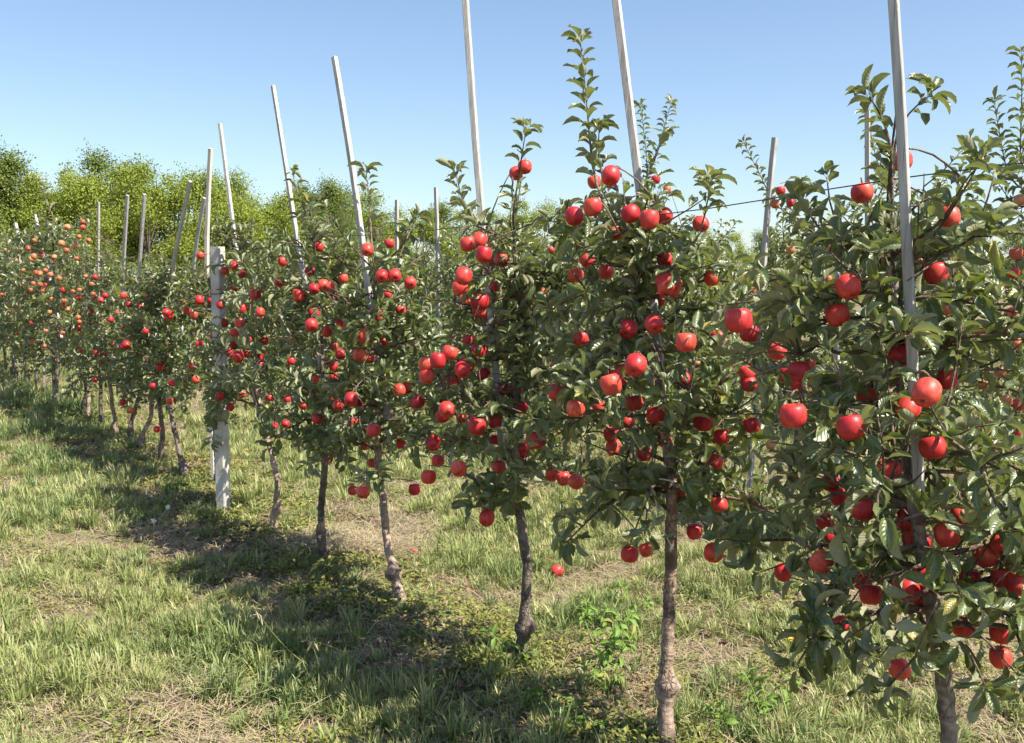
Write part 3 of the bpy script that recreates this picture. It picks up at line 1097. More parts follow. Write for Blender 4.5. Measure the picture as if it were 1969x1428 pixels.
for i, t in enumerate(TREES):
    m = keep[TREE_OF == i]
    t['T']['L'] = {k: v[m] for k, v in t['T']['L'].items()}

# which leaves show largest: splat samples of every leaf into a coarse depth buffer
GS = .26
GW, GH = int(1969 * GS), int(1428 * GS)
samp, owner, lid = [], [], []
uv = [(x, y) for y in (.3, .45, .6, .75, .9) for x in (-.13, -.04, .04, .13)]
for i, t in enumerate(TREES):
    L = t['T']['L']
    F = leaf_frames(L['D'], L['N'])
    n = len(L['P'])
    for (x, y) in uv:
        samp.append(L['P'] + F[:, :, 0] * (L['S'] * x)[:, None] + F[:, :, 1] * (L['S'] * y)[:, None])
        owner.append(np.full(n, i))
        lid.append(np.arange(n))
samp = np.concatenate(samp)
owner = np.concatenate(owner)
lid = np.concatenate(lid)
sx_, sy_, sd_ = project(samp)
cx_ = np.floor(sx_ * GS).astype(int)
cy_ = np.floor(sy_ * GS).astype(int)
ok = (cx_ >= 0) & (cx_ < GW) & (cy_ >= 0) & (cy_ < GH) & (sd_ > .3)
cell = cy_ * GW + cx_
zb_ = np.full(GW * GH, 1e9)
np.minimum.at(zb_, cell[ok], sd_[ok])
vis = ok.copy()
vis[ok] = sd_[ok] < zb_[cell[ok]] + .03
for i, t in enumerate(TREES):
    n = len(t['T']['L']['P'])
    m = (owner == i) & vis
    cnt = np.zeros(n)
    # count distinct cells roughly by weighting with projected leaf size
    np.add.at(cnt, lid[m], 1.0)
    t['vis'] = cnt

LEAF_MESH = [make_mesh("leaf", V, Q, None, M_LEAF, A) for V, Q, A in NEAR_SHAPES]
LEAF_MESH_MID = [make_mesh("leaf_small", V, Q, None, M_LEAF2, A) for V, Q, A in MID_SHAPES]


# ------------------------------------------------------------------ apple shapes
def apple_mesh(seed, seg, rings, mat):
    r = np.random.default_rng(seed)
    prof = np.array([(0.0, .30), (.07, .315), (.14, .385), (.24, .435), (.36, .42), (.46, .30), (.50, .10), (.49, -.10), (.43, -.27), (.33, -.39), (.22, -.435), (.13, -.425), (.06, -.385), (0, -.37)])
    if rings < 12:
        prof = prof[[0, 2, 3, 4, 5, 6, 7, 8, 9, 10, 13]]
    lob = r.random() * 6
    V, Q = [], []
    a = np.arange(seg) / seg * 2 * math.pi
    sq = r.uniform(.93, 1.07)
    el = r.uniform(.95, 1.05)
    for (rr, z) in prof:
        lobe = 1 + .022 * np.cos(5 * a + lob) * (1.0 - min(1, abs(z + .42) * 1.2)) + .02 * np.cos(2 * a + lob * 2)
        zz = z * sq + .02 * np.cos(a + lob) * (rr * 2) + (.016 * np.cos(5 * a + lob) if z < -.38 else 0)
        V.append(np.stack([rr * lobe * np.cos(a) * el, rr * lobe * np.sin(a), zz + 0 * a], 1))
    V = np.concatenate(V)
    m = len(prof)
    for i in range(m - 1):
        for k in range(seg):
            k2 = (k + 1) % seg
            Q.append([i * seg + k, (i + 1) * seg + k, (i + 1) * seg + k2, i * seg + k2])
    return make_mesh("apple", V, np.array(Q), None, mat)


AM = {(d, mt): [apple_mesh(s, 22 if d == 'near' else 12, 14 if d == 'near' else 9, {'r': M_APPLE, 'o': M_APPLE_O}[mt]) for s in range(3)] for d in ('near', 'far') for mt in 'ro'}
st = Acc()
tube(st, resample([(0, 0, .28), (.01, .01, .45), (.05, .02, .66)], 5), [.022, .018, .018, .02, .028], 5)
STALK = st.mesh("stalk", M_STALK)

APPLE_PARENTS = {}       # filled below: list of (tree object, base, nodes, branch Acc list) for attaching


# ------------------------------------------------------------------ link the detailed trees
LEAF_BUDGET = {0: 300, 1: 300, 2: 300, 3: 300, 4: 260, 5: 220, 6: 120, 7: 150}
tree_list = []
for i, t in enumerate(TREES):
    T = t['T']
    base = T['base']
    e = bpy.data.objects.new("apple_tree", None)
    e.empty_display_size = .1
    COL.objects.link(e)
    e.location = base
    tag(e, t['label'], "tree", t['group'])
    t['obj'] = e
    tree_list.append(t)

# hang the apples: each on the nearest tree of its row, with a spur to its nearest branch point
for a in apples:
    cand = [t for t in TREES if t['row'] == a['row']]
    best = min(cand, key=lambda t: np.linalg.norm(t['T']['nodes'] - (a['c'] + UP * a['r']), axis=1).min())
    nd = best['T']['nodes']
    dd = np.linalg.norm(nd - (a['c'] + UP * a['r'] * 1.3), axis=1)
    if a['row'] == 1 and a['c'][1] > 12.0:
        a['tree'] = None
        continue
    a['tree'] = best
    dd = dd + .2 * (project(nd)[2] < a['depth'] - .005)
    q = nd[dd.argmin()]
    tilt = abs(rng.normal(0, .35))
    azt = math.pi + rng.uniform(-1.2, 1.2)          # fruit leans with its stalk towards the branch behind it
    if rng.random() < .2:
        tilt = rng.uniform(.7, 1.15)
        azt = math.pi + rng.uniform(-.5, .5)
    axis = Vector((math.cos(azt), math.sin(azt), 0))
    rot = Matrix.Rotation(tilt, 4, axis) @ Matrix.Rotation(rng.random() * 6.28, 4, 'Z')
    a['rot'] = rot
    tipl = rot @ Vector((.05, .02, .66))
    tip = a['c'] + np.array(tipl) * a['r'] * 2
    if dd.min() < 1.2:
        mid = (tip + q) / 2 + UP * .02 * (1 if q[2] > tip[2] else 2.0)
        ow = int(best['T']['own'][dd.argmin()])
        tube(best['T']['trunk'] if ow < 0 else best['T']['branches'][ow], resample([q, mid, tip + UP * .004], 5), np.linspace(.0035, .0022, 5), 5)
        if a['depth'] < 7:
            best.setdefault('spur', []).append((tip, unit(tip - mid)))

for i, t in enumerate(TREES):
    T = t['T']
    base = T['base']
    e = t['obj']
    o = link("trunk", T['trunk'].mesh("trunk", (M_BARK_G, M_BARK, M_BARK_D, M_BARK, M_BARK_D, M_BARK, M_BARK_D, M_BARK_G)[i % 8], True, base), e)
    for br in T['branches']:
        link("branch", br.mesh("branch", M_TWIG, True, base), e)
    L = T['L']
    near = t['detail'] == 'near'
    d0 = project(base + UP)[2]
    budget = LEAF_BUDGET.get(i, 60 if t['row'] == 1 else 70)
    order = np.argsort(-t['vis'])
    minv = 6 if near else 5
    pick = np.array([k for k in order[:budget] if t['vis'][k] >= minv], int)
    sel = np.ones(len(L['P']), bool)
    sel[pick] = False
    acc = Acc()
    leaves_to_acc(acc, L, NEAR_SHAPES if near else MID_SHAPES, sel)
    cr = link("crown", acc.mesh("crown", M_LEAF if near else M_LEAF2, True, base), e)
    tag(cr, kind="stuff")
    F = leaf_frames(L['D'], L['N'])
    meshes = LEAF_MESH if near else LEAF_MESH_MID
    for k in pick:
        lo = bpy.data.objects.new("leaf", meshes[L['var'][k]])
        COL.objects.link(lo)
        lo.parent = e
        s = L['S'][k]
        M = Matrix.Identity(4)
        for c in range(3):
            sc = s * (L['W'][k] if c == 0 else 1)
            for r_ in range(3):
                M[r_][c] = F[k][r_][c] * sc
        M.translation = Vector(L['P'][k] - base)
        lo.matrix_basis = M

for a in apples:
    if a['tree'] is None:
        continue
    t = a['tree']
    near = a['depth'] < 5.6
    o = link("apple", AM[('near' if near else 'far', a['mat'])][int(rng.integers(3))], t['obj'])
    o.matrix_basis = Matrix.Translation(Vector(a['c'] - t['T']['base'])) @ a['rot'] @ Matrix.Scale(a['r'] * 2, 4)
    if near:
        link("stalk", STALK, o)

# ------------------------------------------------------------------ far trees: prototypes copied along the rows
protos = []
for k in range(5):
    T = grow_tree((0, 0, 0), 500 + k, .44, 1.85 + .06 * k, .48, .44, 17, .108, None, .022, .13, 1.4, ros_step=.07, ros_n=5, twigs=2, tube_sides=4, nshoot=3)
    wood = T['trunk']
    limbs = Acc()
    for br in T['branches']:
        limbs.add(np.concatenate(br.V), np.concatenate(br.Q), np.concatenate(br.T) if br.T else None)
    acc = Acc()
    leaves_to_acc(acc, T['L'], MID_SHAPES)
    protos.append((wood.mesh("trunk", (M_BARK_D, M_BARK_G)[k % 2]), limbs.mesh("branches", M_TWIG), acc.mesh("crown", M_LEAF2), T['nodes']))


def far_tree(t, s, label, group, scale, k, flip):
    b = gbase(t, s)
    e = bpy.data.objects.new("apple_tree", None)
    e.empty_display_size = .1
    COL.objects.link(e)
    e.location = b
    e.rotation_euler = (0, 0, math.pi * flip + rng.normal(0, .15))
    e.scale = (scale, scale, scale)
    tag(e, label, "tree", group)
    tr, li, cr, nodes = protos[k % 5]
    link("trunk", tr, e)
    link("branches", li, e)
    tag(link("crown", cr, e), kind="stuff")
    return e, nodes, b, scale


far_objs = []
for k, t in enumerate(FAR_T[6:]):
    far_objs.append(far_tree(t, rng.normal(0, .04), "%s apple tree beyond the concrete post, hung with orange apples" % ORD[k + 7], FR, [1.12, 1.34, 1.18, 1.1, 1.15, 1.2, 1.12, 1.18, 1.15, 1.2, 1.15][k], k, k % 2))
bpy.context.view_layer.update()
for a in apples:
    if a['tree'] is None:
        e, nodes, b, sc = min(far_objs, key=lambda f: np.hypot(*(f[2][:2] - a['c'][:2])))
        o = link("apple", AM[('far', a['mat'])][int(rng.integers(3))], e)
        o.matrix_basis = Matrix(e.matrix_world).inverted() @ Matrix.Translation(Vector(a['c'])) @ Matrix.Rotation(rng.normal(0, .3), 4, 'X') @ Matrix.Scale(a['r'] * 2, 4)


def random_apples(f, n, mat):
    e, nodes, b, sc = f
    for _ in range(n):
        q = nodes[int(rng.integers(len(nodes)))]
        o = link("apple", AM[('far', mat)][int(rng.integers(3))], e)
        rr = rng.uniform(.058, .074)
        o.location = Vector(q - UP * (rr * .62))
        o.rotation_euler = (rng.normal(0, .3), rng.normal(0, .3), rng.random() * 6)
        o.scale = (rr, rr, rr)


for f in far_objs:
    random_apples(f, 2, 'o')
row2 = []
for k, t in enumerate(ROW2_T[8:]):
    f = far_tree(t, R2 + rng.normal(0, .04), "%s apple tree of the row behind, counted from the right edge" % ORD[k + 8], BR, rng.uniform(1.02, 1.14), k + 2, k % 2)
    row2.append(f)
    random_apples(f, 5, 'o' if k % 3 else 'r')
for k in range(12):
    f = far_tree(-4.4 + k * 1.0, 2 * R2 + rng.normal(0, .05), "%s apple tree of the third row, counted from the right edge" % ORD[k], "apple trees of the third row", rng.uniform(1.05, 1.2), k + 1, k % 2)
    if k < 8:
        random_apples(f, 4, 'o')


# ------------------------------------------------------------------ stakes, post, wire, twine
def stake(px_pts, s, w, label, mat=M_WOOD, foot=None, bury=True, group="wooden tree stakes", ext=None):
    P = [on_row(x, y, s) for x, y in px_pts]
    if ext:                                     # carry the top on beyond the picture's upper edge
        d = unit(P[-1] - P[-2])
        P.append(P[-1] + d * ext)
    if bury:
        g = float(ground_z(P[0][0], P[0][1]))
        P[0] = np.array([P[0][0], P[0][1], g - .05])
    base = P[0].copy()
    acc = Acc()
    n = 9
    d = np.r_[0, np.cumsum([np.linalg.norm(P[i + 1] - P[i]) for i in range(len(P) - 1)])]
    t = np.linspace(0, d[-1], n)
    Q = np.stack([np.interp(t, d, np.array(P)[:, k]) for k in range(3)], 1)
    Q[1:-1] = Q[1:-1] * .5 + .25 * (Q[:-2] + Q[2:])
    ang = rng.uniform(.3, .9)
    box_stick(acc, Q, w, w * rng.uniform(.8, 1.0), np.array([math.cos(ang), -math.sin(ang), 0]))
    o = link("wooden_stake", acc.mesh("wooden_stake", mat, False, base), None, base)
    tag(o, label, "stake", group)
    return o


stake([(1768, 960), (1765, 905), (1744, 480), (1735, 250), (1718, 0)], -.03, .0235, "tall grey wooden stake rising through the nearest apple tree", bury=False, ext=.25)
stake([(1291, 985), (1288, 920), (1267, 660), (1226, 330), (1185, 0)], .08, .026, "tall grey wooden stake tied to the smooth pinkish trunk", bury=False, ext=.25)
stake([(968, 900), (964, 850), (953, 700), (918, 330), (895, 0)], .1, .026, "tall grey stake behind the dark crooked trunk", bury=False, ext=.06)
stake([(752, 850), (745, 800), (703, 520), (681, 340), (643, 110)], .06, .028, "grey wooden stake topped highest left of the cut-off ones, leaning left over knobbed trunk", bury=False)
stake([(630, 780), (617, 700), (577, 500), (553, 340), (525, 165)], .05, .026, "grey wooden stake leaning left from the straight dark trunk by the hay", bury=False)
stake([(492, 780), (470, 600), (449, 440), (423, 238)], .05, .024, "thin grey stake leaning left above the tree before the concrete post", bury=False)
stake([(413, 985), (399, 620), (396, 480), (400, 380), (405, 285)], .12, .030, "bright pale new-looking stake standing just left of the concrete post", M_WOOD_PALE)
stake([(362, 700), (372, 500), (393, 380)], .25, .025, "grey stake leaning right behind the bright pale stake", bury=False)
stake([(312, 700), (325, 540), (345, 450), (366, 348)], 0, .027, "grey stake leaning strongly right, left of the bright pale stake", bury=False)
stake([(260, 690), (267, 530), (278, 373)], 0, .028, "grey stake leaning slightly right, third left of the bright pale stake", bury=False)
stake([(232, 680), (237, 510), (245, 375)], 0, .030, "greyish stake beside an almost parallel one in front of the green hedge", bury=False)
stake([(190, 680), (189, 540), (190, 388)], 0, .026, "straight upright thin stake beside the orange-fruited tree", bury=False)
stake([(118, 650), (105, 575), (80, 470), (68, 414)], 0, .036, "stake leaning left among the orange apples", bury=False)
stake([(41, 620), (38, 470), (30, 430)], 0, .05, "small far stake leaning left near the picture's left edge", bury=False)
stake([(22, 620), (20, 490), (17, 458)], .1, .05, "small short far stake close to the picture's left edge", bury=False)
G2 = "wooden tree stakes of the row behind"
stake([(1440, 930), (1475, 400), (1490, 264)], R2, .036, "pale grey stake standing behind the wire between two front-row trees", group=G2)
stake([(1672, 930), (1668, 330), (1668, 212)], R2, .03, "thin dark stake of the row behind beside the nearest tree's leading shoot", group=G2)
stake([(846, 780), (842, 480), (838, 360)], R2, .04, "thin grey stake of the row behind showing left of the crooked-trunk tree's crown", group=G2)
stake([(764, 760), (763, 480), (763, 384)], R2 + .4, .04, "small far stake with its tip before the hedge right of the tall leaf shoot", group=G2)
stake([(1612, 900), (1610, 430), (1610, 374)], R2, .03, "short thin stake of the row behind with its tip below the wire", group=G2)


def concrete_post():
    b = on_row(430, 990, -.11)
    g = float(ground_z(b[0], b[1]))
    base = np.array([b[0], b[1], g])
    e = bpy.data.objects.new("concrete_post", None)
    e.empty_display_size = .1
    COL.objects.link(e)
    e.location = base
    tag(e, "whitewashed square concrete trellis post among the apple trees", "post")
    top = on_row(418, 474, -.11)
    P = np.array([[0, 0, -.25], [0, 0, .4], (top - base) * .5, (top - base) * .93, top - base])
    P[1] = (top - base) * .22
    acc = Acc()
    box_stick(acc, P, .076, .076, np.array([.93, -.36, 0]))
    o = link("shaft", acc.mesh("shaft", M_CONC, False), e)
    for z in (.935, .83, .67):
        c = (top - base) * z
        a2 = Acc()
        th = np.linspace(0, 2 * math.pi * .98, 14)
        sq = np.stack([np.clip(np.cos(th) * 1.4, -1, 1) * .045, np.clip(np.sin(th) * 1.4, -1, 1) * .045, .01 * np.sin(th)], 1)
        rz = math.atan2(-.36, .93)
        X = np.stack([sq[:, 0] * math.cos(rz) - sq[:, 1] * math.sin(rz), sq[:, 0] * math.sin(rz) + sq[:, 1] * math.cos(rz), sq[:, 2]], 1)
        tube(a2, X + c, .0028, 5)
        link("wire_tie", a2.mesh("wire_tie", M_WIRE), e)
    return base, top


post_base, post_top = concrete_post()
# trellis wire along the front row, sagging a little between its ties
wp = []
for t in np.linspace(-9.2, 12.0, 90):
    x, y = row_xy(t, .03)
    wp.append((x, y, 1.87 + .018 * math.sin(t * 1.25) + .01 * math.sin(t * 3.1)))
wp = np.array(wp)
acc = Acc()
tube(acc, wp, .0018, 5)
tag(link("trellis_wire", acc.mesh("trellis_wire", M_WIRE)), "thin dark trellis wire running along the front row above the apples", "wire")
acc = Acc()
tube(acc, resample([on_row(x, y, -.04) for x, y in [(1242, 918), (1252, 932), (1262, 965), (1268, 1005), (1282, 1032), (1294, 1056)]], 14), .0028, 5)
tube(acc, resample([on_row(x, y, -.04) for x, y in [(1300, 926), (1270, 920), (1246, 922), (1256, 940), (1262, 960)]], 12), .0026, 5)
tag(link("twine", acc.mesh("twine", M_TWINE)), "pale loop of twine hanging from the smooth pinkish trunk", "twine")


# ------------------------------------------------------------------ background tree belt
def belt_proto(seed, mat, n_leaf, H, Wd):
    r = np.random.default_rng(seed)
    tr = Acc()
    limbs = []
    stems = 4
    for k in range(stems):
        a = r.random() * 6.28
        P = [(r.normal(0, .15), r.normal(0, .15), -.2)]
        tipx = math.cos(a) * Wd * .28 * r.random()
        tipy = math.sin(a) * Wd * .28 * r.random()
        P += [(tipx * .3, tipy * .3, H * .35), (tipx, tipy, H * .8)]
        tube(tr, resample(P, 8), np.linspace(.1, .02, 8), 6)
        limbs.append(np.array(P[-1]))
    nb = 34
    B = []
    for k in range(nb):
        z = r.uniform(.10, .97) * H
        f = z / H
        rad = Wd * .5 * (1.0 if f < .55 else 1 - ((f - .55) / .5) ** 1.6 * .85) * r.uniform(.35, 1.0)
        a = r.random() * 6.28
        B.append((math.cos(a) * rad, math.sin(a) * rad, z, r.uniform(.5, .95) * (1.05 - .35 * f)))
    B = np.array(B)
    for k in range(0, nb, 2):
        tube(tr, resample([(0, 0, B[k, 2] * .6), (B[k, 0] * .5, B[k, 1] * .5, B[k, 2] * .85), tuple(B[k, :3])], 5), np.linspace(.03, .008, 5), 4)
    wts = B[:, 3] ** 2
    bi = r.choice(nb, n_leaf, p=wts / wts.sum())
    dv = r.normal(0, 1, (n_leaf, 3))
    dv /= np.linalg.norm(dv, axis=1)[:, None]
    rr = B[bi, 3] * r.random(n_leaf) ** .45 * (1 + .3 * r.normal(0, 1, n_leaf).clip(-1, 2.2))
    P = B[bi, :3] + dv * rr[:, None] * np.array([1, 1, .85])
    # thin shoots poking out of the top outline
    ns = 24
    sp_ = []
    for k in range(ns):
        b = B[r.integers(nb)]
        d = unit(r.normal(0, .45, 3) + np.array([b[0], b[1], 0]) * .25 + UP * .9)
        L = b[3] * r.uniform(1.0, 1.9)
        q = np.linspace(.3, 1, 34)[:, None] * d * L + b[:3] + r.normal(0, .05, (34, 3))
        sp_.append(q)
    sp_ = np.concatenate(sp_)
    P = np.concatenate([P, sp_])
    n = len(P)
    P[:, 2] = np.abs(P[:, 2])
    out = np.concatenate([dv, np.tile(UP, (len(sp_), 1))])
    D = out * .5 + r.normal(0, .7, (n, 3)) + np.array([0, 0, -.1])
    N = out * .8 + UP * .6 + r.normal(0, .32, (n, 3))
    F = leaf_frames(D, N)
    S = r.uniform(.055, .105, n)
    base = np.array([[0, 0, 0], [.33, .5, .08], [0, 1, 0], [-.33, .5, .08]])
    V = np.einsum('nij,nvj->nvi', F, base[None] * S[:, None, None]) + P[:, None]
    T = np.array([[0, 1, 2], [0, 2, 3]])[None] + (np.arange(n) * 4)[:, None, None]
    A = np.zeros((n, 4, 3))
    A[:, :, 0] = .5
    A[:, :, 2] = (B[:, 2] * 7.31 % 1)[np.r_[bi, r.integers(0, nb, len(sp_))]][:, None] * .75 + r.random((n, 1)) * .25
    return tr.mesh("trunk", M_BARK_F), make_mesh("crown", V.reshape(-1, 3), None, T.reshape(-1, 3), mat, A.reshape(-1, 3), False)


belt = [belt_proto(700, M_HEDGE, 36000, 6.0, 4.4), belt_proto(701, M_HEDGE, 36000, 6.0, 4.0), belt_proto(702, M_HEDGE2, 36000, 6.0, 3.8), belt_proto(703, M_HEDGE, 34000, 6.0, 4.8)]
LA, LB = np.array([-17.5, 30.0]), np.array([16.0, 74.0])
LD = (LB - LA)


def belt_point(px, off=0.0):
    d = np.array([(px - CX) / FPX, 1.0])
    A = np.array([[d[0], -LD[0]], [d[1], -LD[1]]])
    k, _ = np.linalg.solve(A, LA)
    k += off
    return d * k


BT = [(-110, 285, 0, 0), (-30, 262, 2, 0), (28, 272, 2, 0), (85, 318, 1, 0), (140, 300, 0, 0), (190, 300, 3, 0), (232, 272, 2, 1.0), (285, 300, 1, 0), (335, 298, 0, .5), (385, 312, 3, 0),
      (432, 316, 1, 0), (475, 330, 0, 0), (520, 352, 3, 0), (560, 362, 1, 0), (610, 336, 2, 1.0), (652, 330, 2, 0), (700, 356, 1, 1.0), (745, 385, 0, 0), (800, 386, 3, 0), (850, 376, 2, 0),
      (905, 392, 1, 0), (960, 385, 0, 0), (1030, 372, 3, 0), (1100, 385, 2, 0), (1180, 400, 1, 0), (1260, 415, 0, 0), (1335, 432, 3, 0), (1405, 440, 1, 0), (1470, 430, 2, 0), (1540, 440, 0, 0),
      (1620, 440, 3, 0), (1720, 435, 1, 0), (1830, 430, 0, 0), (1950, 430, 2, 0)]
DESC = ["yellow-green leafy tree", "bright green bushy tree", "darker olive-green tree", "broad light green tree"]
for k, (px, py, kind, off) in enumerate(BT):
    xy = belt_point(px, off + rng.uniform(-1.2, 1.2))
    h = CAM_H + (555 - py) / FPX * xy[1]
    e = bpy.data.objects.new("hedge_tree", None)
    e.empty_display_size = .3
    COL.objects.link(e)
    e.location = (xy[0], xy[1], 0)
    s = h / 6.55
    e.scale = (max(s, .85), max(s, .85), s)
    e.rotation_euler = (0, 0, rng.random() * 6.28)
    lab = "%s, %s from the left in the belt behind the orchard" % (DESC[kind], (ORD + ["twenty-%s" % o for o in ORD[:9]] + ["thirtieth", "thirty-first", "thirty-second", "thirty-third", "thirty-fourth", "thirty-fifth"])[k])
    tag(e, lab, "tree", "trees of the belt behind the orchard")
    tr, cr = belt[kind]
    link("trunk", tr, e)
    tag(link("crown", cr, e), kind="stuff")
# low scrub closing the gaps under the belt
for k in range(12):
    px = -100 + k * 72
    xy = belt_point(px, -1.6 + rng.uniform(-.5, .5))
    e = bpy.data.objects.new("hedge_shrub", None)
    COL.objects.link(e)
    e.location = (xy[0], xy[1], -.3)
    s = rng.uniform(.34, .5)
    e.scale = (s * 1.7, s * 1.7, s)
    e.rotation_euler = (0, 0, rng.random() * 6.28)
    tag(e, "%s low green shrub from the left at the foot of the tree belt" % ORD[k], "shrub", "shrubs at the foot of the tree belt")
    tr, cr = belt[int(rng.integers(4))]
    link("stem", tr, e)
    tag(link("crown", cr, e), kind="stuff")


# ------------------------------------------------------------------ grass
def tuft_mesh(seed, n, hmin, hmax, spread, width, lean, mat, segs=3):
    r = np.random.default_rng(seed)
    V, Q, A = [], [], []
    c = 0
    for b in range(n):
        a = r.random() * 6.28
        p0 = np.array([math.cos(a), math.sin(a), 0]) * spread * r.random() ** .6
        d = np.array([math.cos(a + r.normal(0, .8)), math.sin(a + r.normal(0, .8)), 0])
        h = r.uniform(hmin, hmax)
        ln = r.uniform(.2, 1.0) * lean
        side = np.array([-d[1], d[0], 0])
        rn = r.random()
        ang = r.uniform(.0, .4) * ln
        p = p0 + np.array([0, 0, -.01])
        for i in range(segs + 1):
            u = i / segs
            w = width * (1 - u ** 2.2) * r.uniform(.9, 1.1) + .0003
            V += [p - side * w / 2, p + side * w / 2]
            A += [(0, u, rn), (1, u, rn)]
            th = ang + ln * 1.5 * u ** 1.2
            p = p + (d * math.sin(th) + UP * math.cos(th)) * h / segs
            side = unit(side + r.normal(0, .12, 3))
        for i in range(segs):
            Q.append([c + 2 * i, c + 2 * i + 1, c + 2 * i + 3, c + 2 * i + 2])
        c += 2 * (segs + 1)
    return np.array(V), np.array(Q), np.array(A)


def patch_mesh(seed, tufts, nt, rad):
    r = np.random.default_rng(seed)
    acc = Acc()
    for k in range(nt):
        me = tufts[r.integers(len(tufts))]
        V, Q, A = me
        a = r.random() * 6.28
        rr = rad * math.sqrt(r.random())
        th = r.random() * 6.28
        c, s_ = math.cos(th), math.sin(th)
        sc = r.uniform(.65, 1.25)
        W = V @ np.array([[c, s_, 0], [-s_, c, 0], [0, 0, 1]]) * sc + np.array([math.cos(a) * rr, math.sin(a) * rr, 0])
        AA = A.copy()
        AA[:, 2] = (A[:, 2] * .7 + r.random() * .3)
        acc.add(W, Q, None, AA)
    return acc


def cover_mesh(seed, n, mat, big=1.0, hmax=.035):
    r = np.random.default_rng(seed)
    acc = Acc()
    for k in range(n):
        a = r.random() * 6.28
        p = np.array([math.cos(a), math.sin(a), 0]) * .15 * r.random() ** .6 + UP * r.uniform(.004, hmax)
        th = r.random() * 6.28
        d = unit(np.array([math.cos(th), math.sin(th), r.uniform(-.2, .7)]))
        F = leaf_frames(d[None], (UP + r.normal(0, .35, 3))[None])[0]
        s = r.uniform(.012, .028) * big
        B = np.array([[0, 0, 0], [.36, .55, .05], [0, 1, -.05], [-.36, .55, .05]]) * s
        V = B @ F.T + p
        A = np.zeros((4, 3))
        A[:, 1] = .3
        A[:, 2] = r.random()
        acc.add(V, [[0, 1, 2, 3]], None, A)
    return acc.mesh("cover", mat, False)


def straw_mesh(seed, n, mat, rad=.1):
    r = np.random.default_rng(seed)
    acc = Acc()
    for k in range(n):
        a = r.random() * 6.28
        p = np.array([r.normal(0, rad * .5), r.normal(0, rad * .5), r.uniform(.003, .02)])
        d = unit(np.array([math.cos(a), math.sin(a), r.normal(0, .12)]))
        L = r.uniform(.04, .14)
        s = np.array([-d[1], d[0], 0]) * .0017
        q = p + d * L * .5 + UP * r.uniform(0, .012)
        e = p + d * L + r.normal(0, .006, 3)
        V = [p - s, p + s, q + s, q - s, e + s * .4, e - s * .4]
        A = np.zeros((6, 3))
        A[:, 2] = r.random()
        acc.add(V, [[0, 1, 2, 3], [3, 2, 4, 5]], None, A)
    return acc.mesh("straw", mat, False)


def scatter(name, meshes, pts, rot, scl, idx, label, cat):
    coll = bpy.data.collections.new(name + "_kinds")
    for k, me in enumerate(meshes):
        coll.objects.link(bpy.data.objects.new("%s_%02d" % (name, k), me))
    me = bpy.data.meshes.new(name)
    me.vertices.add(len(pts))
    me.vertices.foreach_set("co", np.asarray(pts, np.float32).ravel())
    set_attr(me, "rot", rot)
    set_attr(me, "scl", scl)
    set_attr(me, "idx", idx, 'INT')
    ng = bpy.data.node_groups.new(name + "_nodes", 'GeometryNodeTree')
    ng.interface.new_socket("Geometry", in_out='INPUT', socket_type='NodeSocketGeometry')
    ng.interface.new_socket("Geometry", in_out='OUTPUT', socket_type='NodeSocketGeometry')
    gi = ng.nodes.new('NodeGroupInput')
    go = ng.nodes.new('NodeGroupOutput')
    ci = ng.nodes.new('GeometryNodeCollectionInfo')
    ci.inputs['Collection'].default_value = coll
    ci.inputs['Separate Children'].default_value = True
    ci.inputs['Reset Children'].default_value = True
    ip = ng.nodes.new('GeometryNodeInstanceOnPoints')
    ip.inputs['Pick Instance'].default_value = True

    def na(nm, ty):
        nd = ng.nodes.new('GeometryNodeInputNamedAttribute')
        nd.data_type = ty
        nd.inputs['Name'].default_value = nm
        return nd.outputs[0]
    ng.links.new(gi.outputs[0], ip.inputs['Points'])
    ng.links.new(ci.outputs[0], ip.inputs['Instance'])
    ng.links.new(na('idx', 'INT'), ip.inputs['Instance Index'])
    ng.links.new(na('rot', 'FLOAT_VECTOR'), ip.inputs['Rotation'])
    ng.links.new(na('scl', 'FLOAT_VECTOR'), ip.inputs['Scale'])
    ng.links.new(ip.outputs[0], go.inputs[0])
    o = link(name, me)
    md = o.modifiers.new("scatter", 'NODES')
    md.node_group = ng
    tag(o, label, cat, None, "stuff")
    return o


def field(n, y0, y1, margin=.7):
    """n random ground points in front of the camera between depths y0 and y1."""
    y = np.sqrt(rng.random(n) * (y1 ** 2 - y0 ** 2) + y0 ** 2)
    x = (rng.random(n) * 2 - 1) * (y * .53 + margin)
    return x, y


def row_s(x, y):
    return (x - ROW_M[0]) * ROW_N[0] + (y - ROW_M[1]) * ROW_N[1]


def strip_k(x, y):
    s = row_s(x, y) + (vnoise(x, y, .9) - .5) * .5
    return np.abs(((s / R2 + .5) % 1.0) - .5) * R2       # metres from the nearest row line


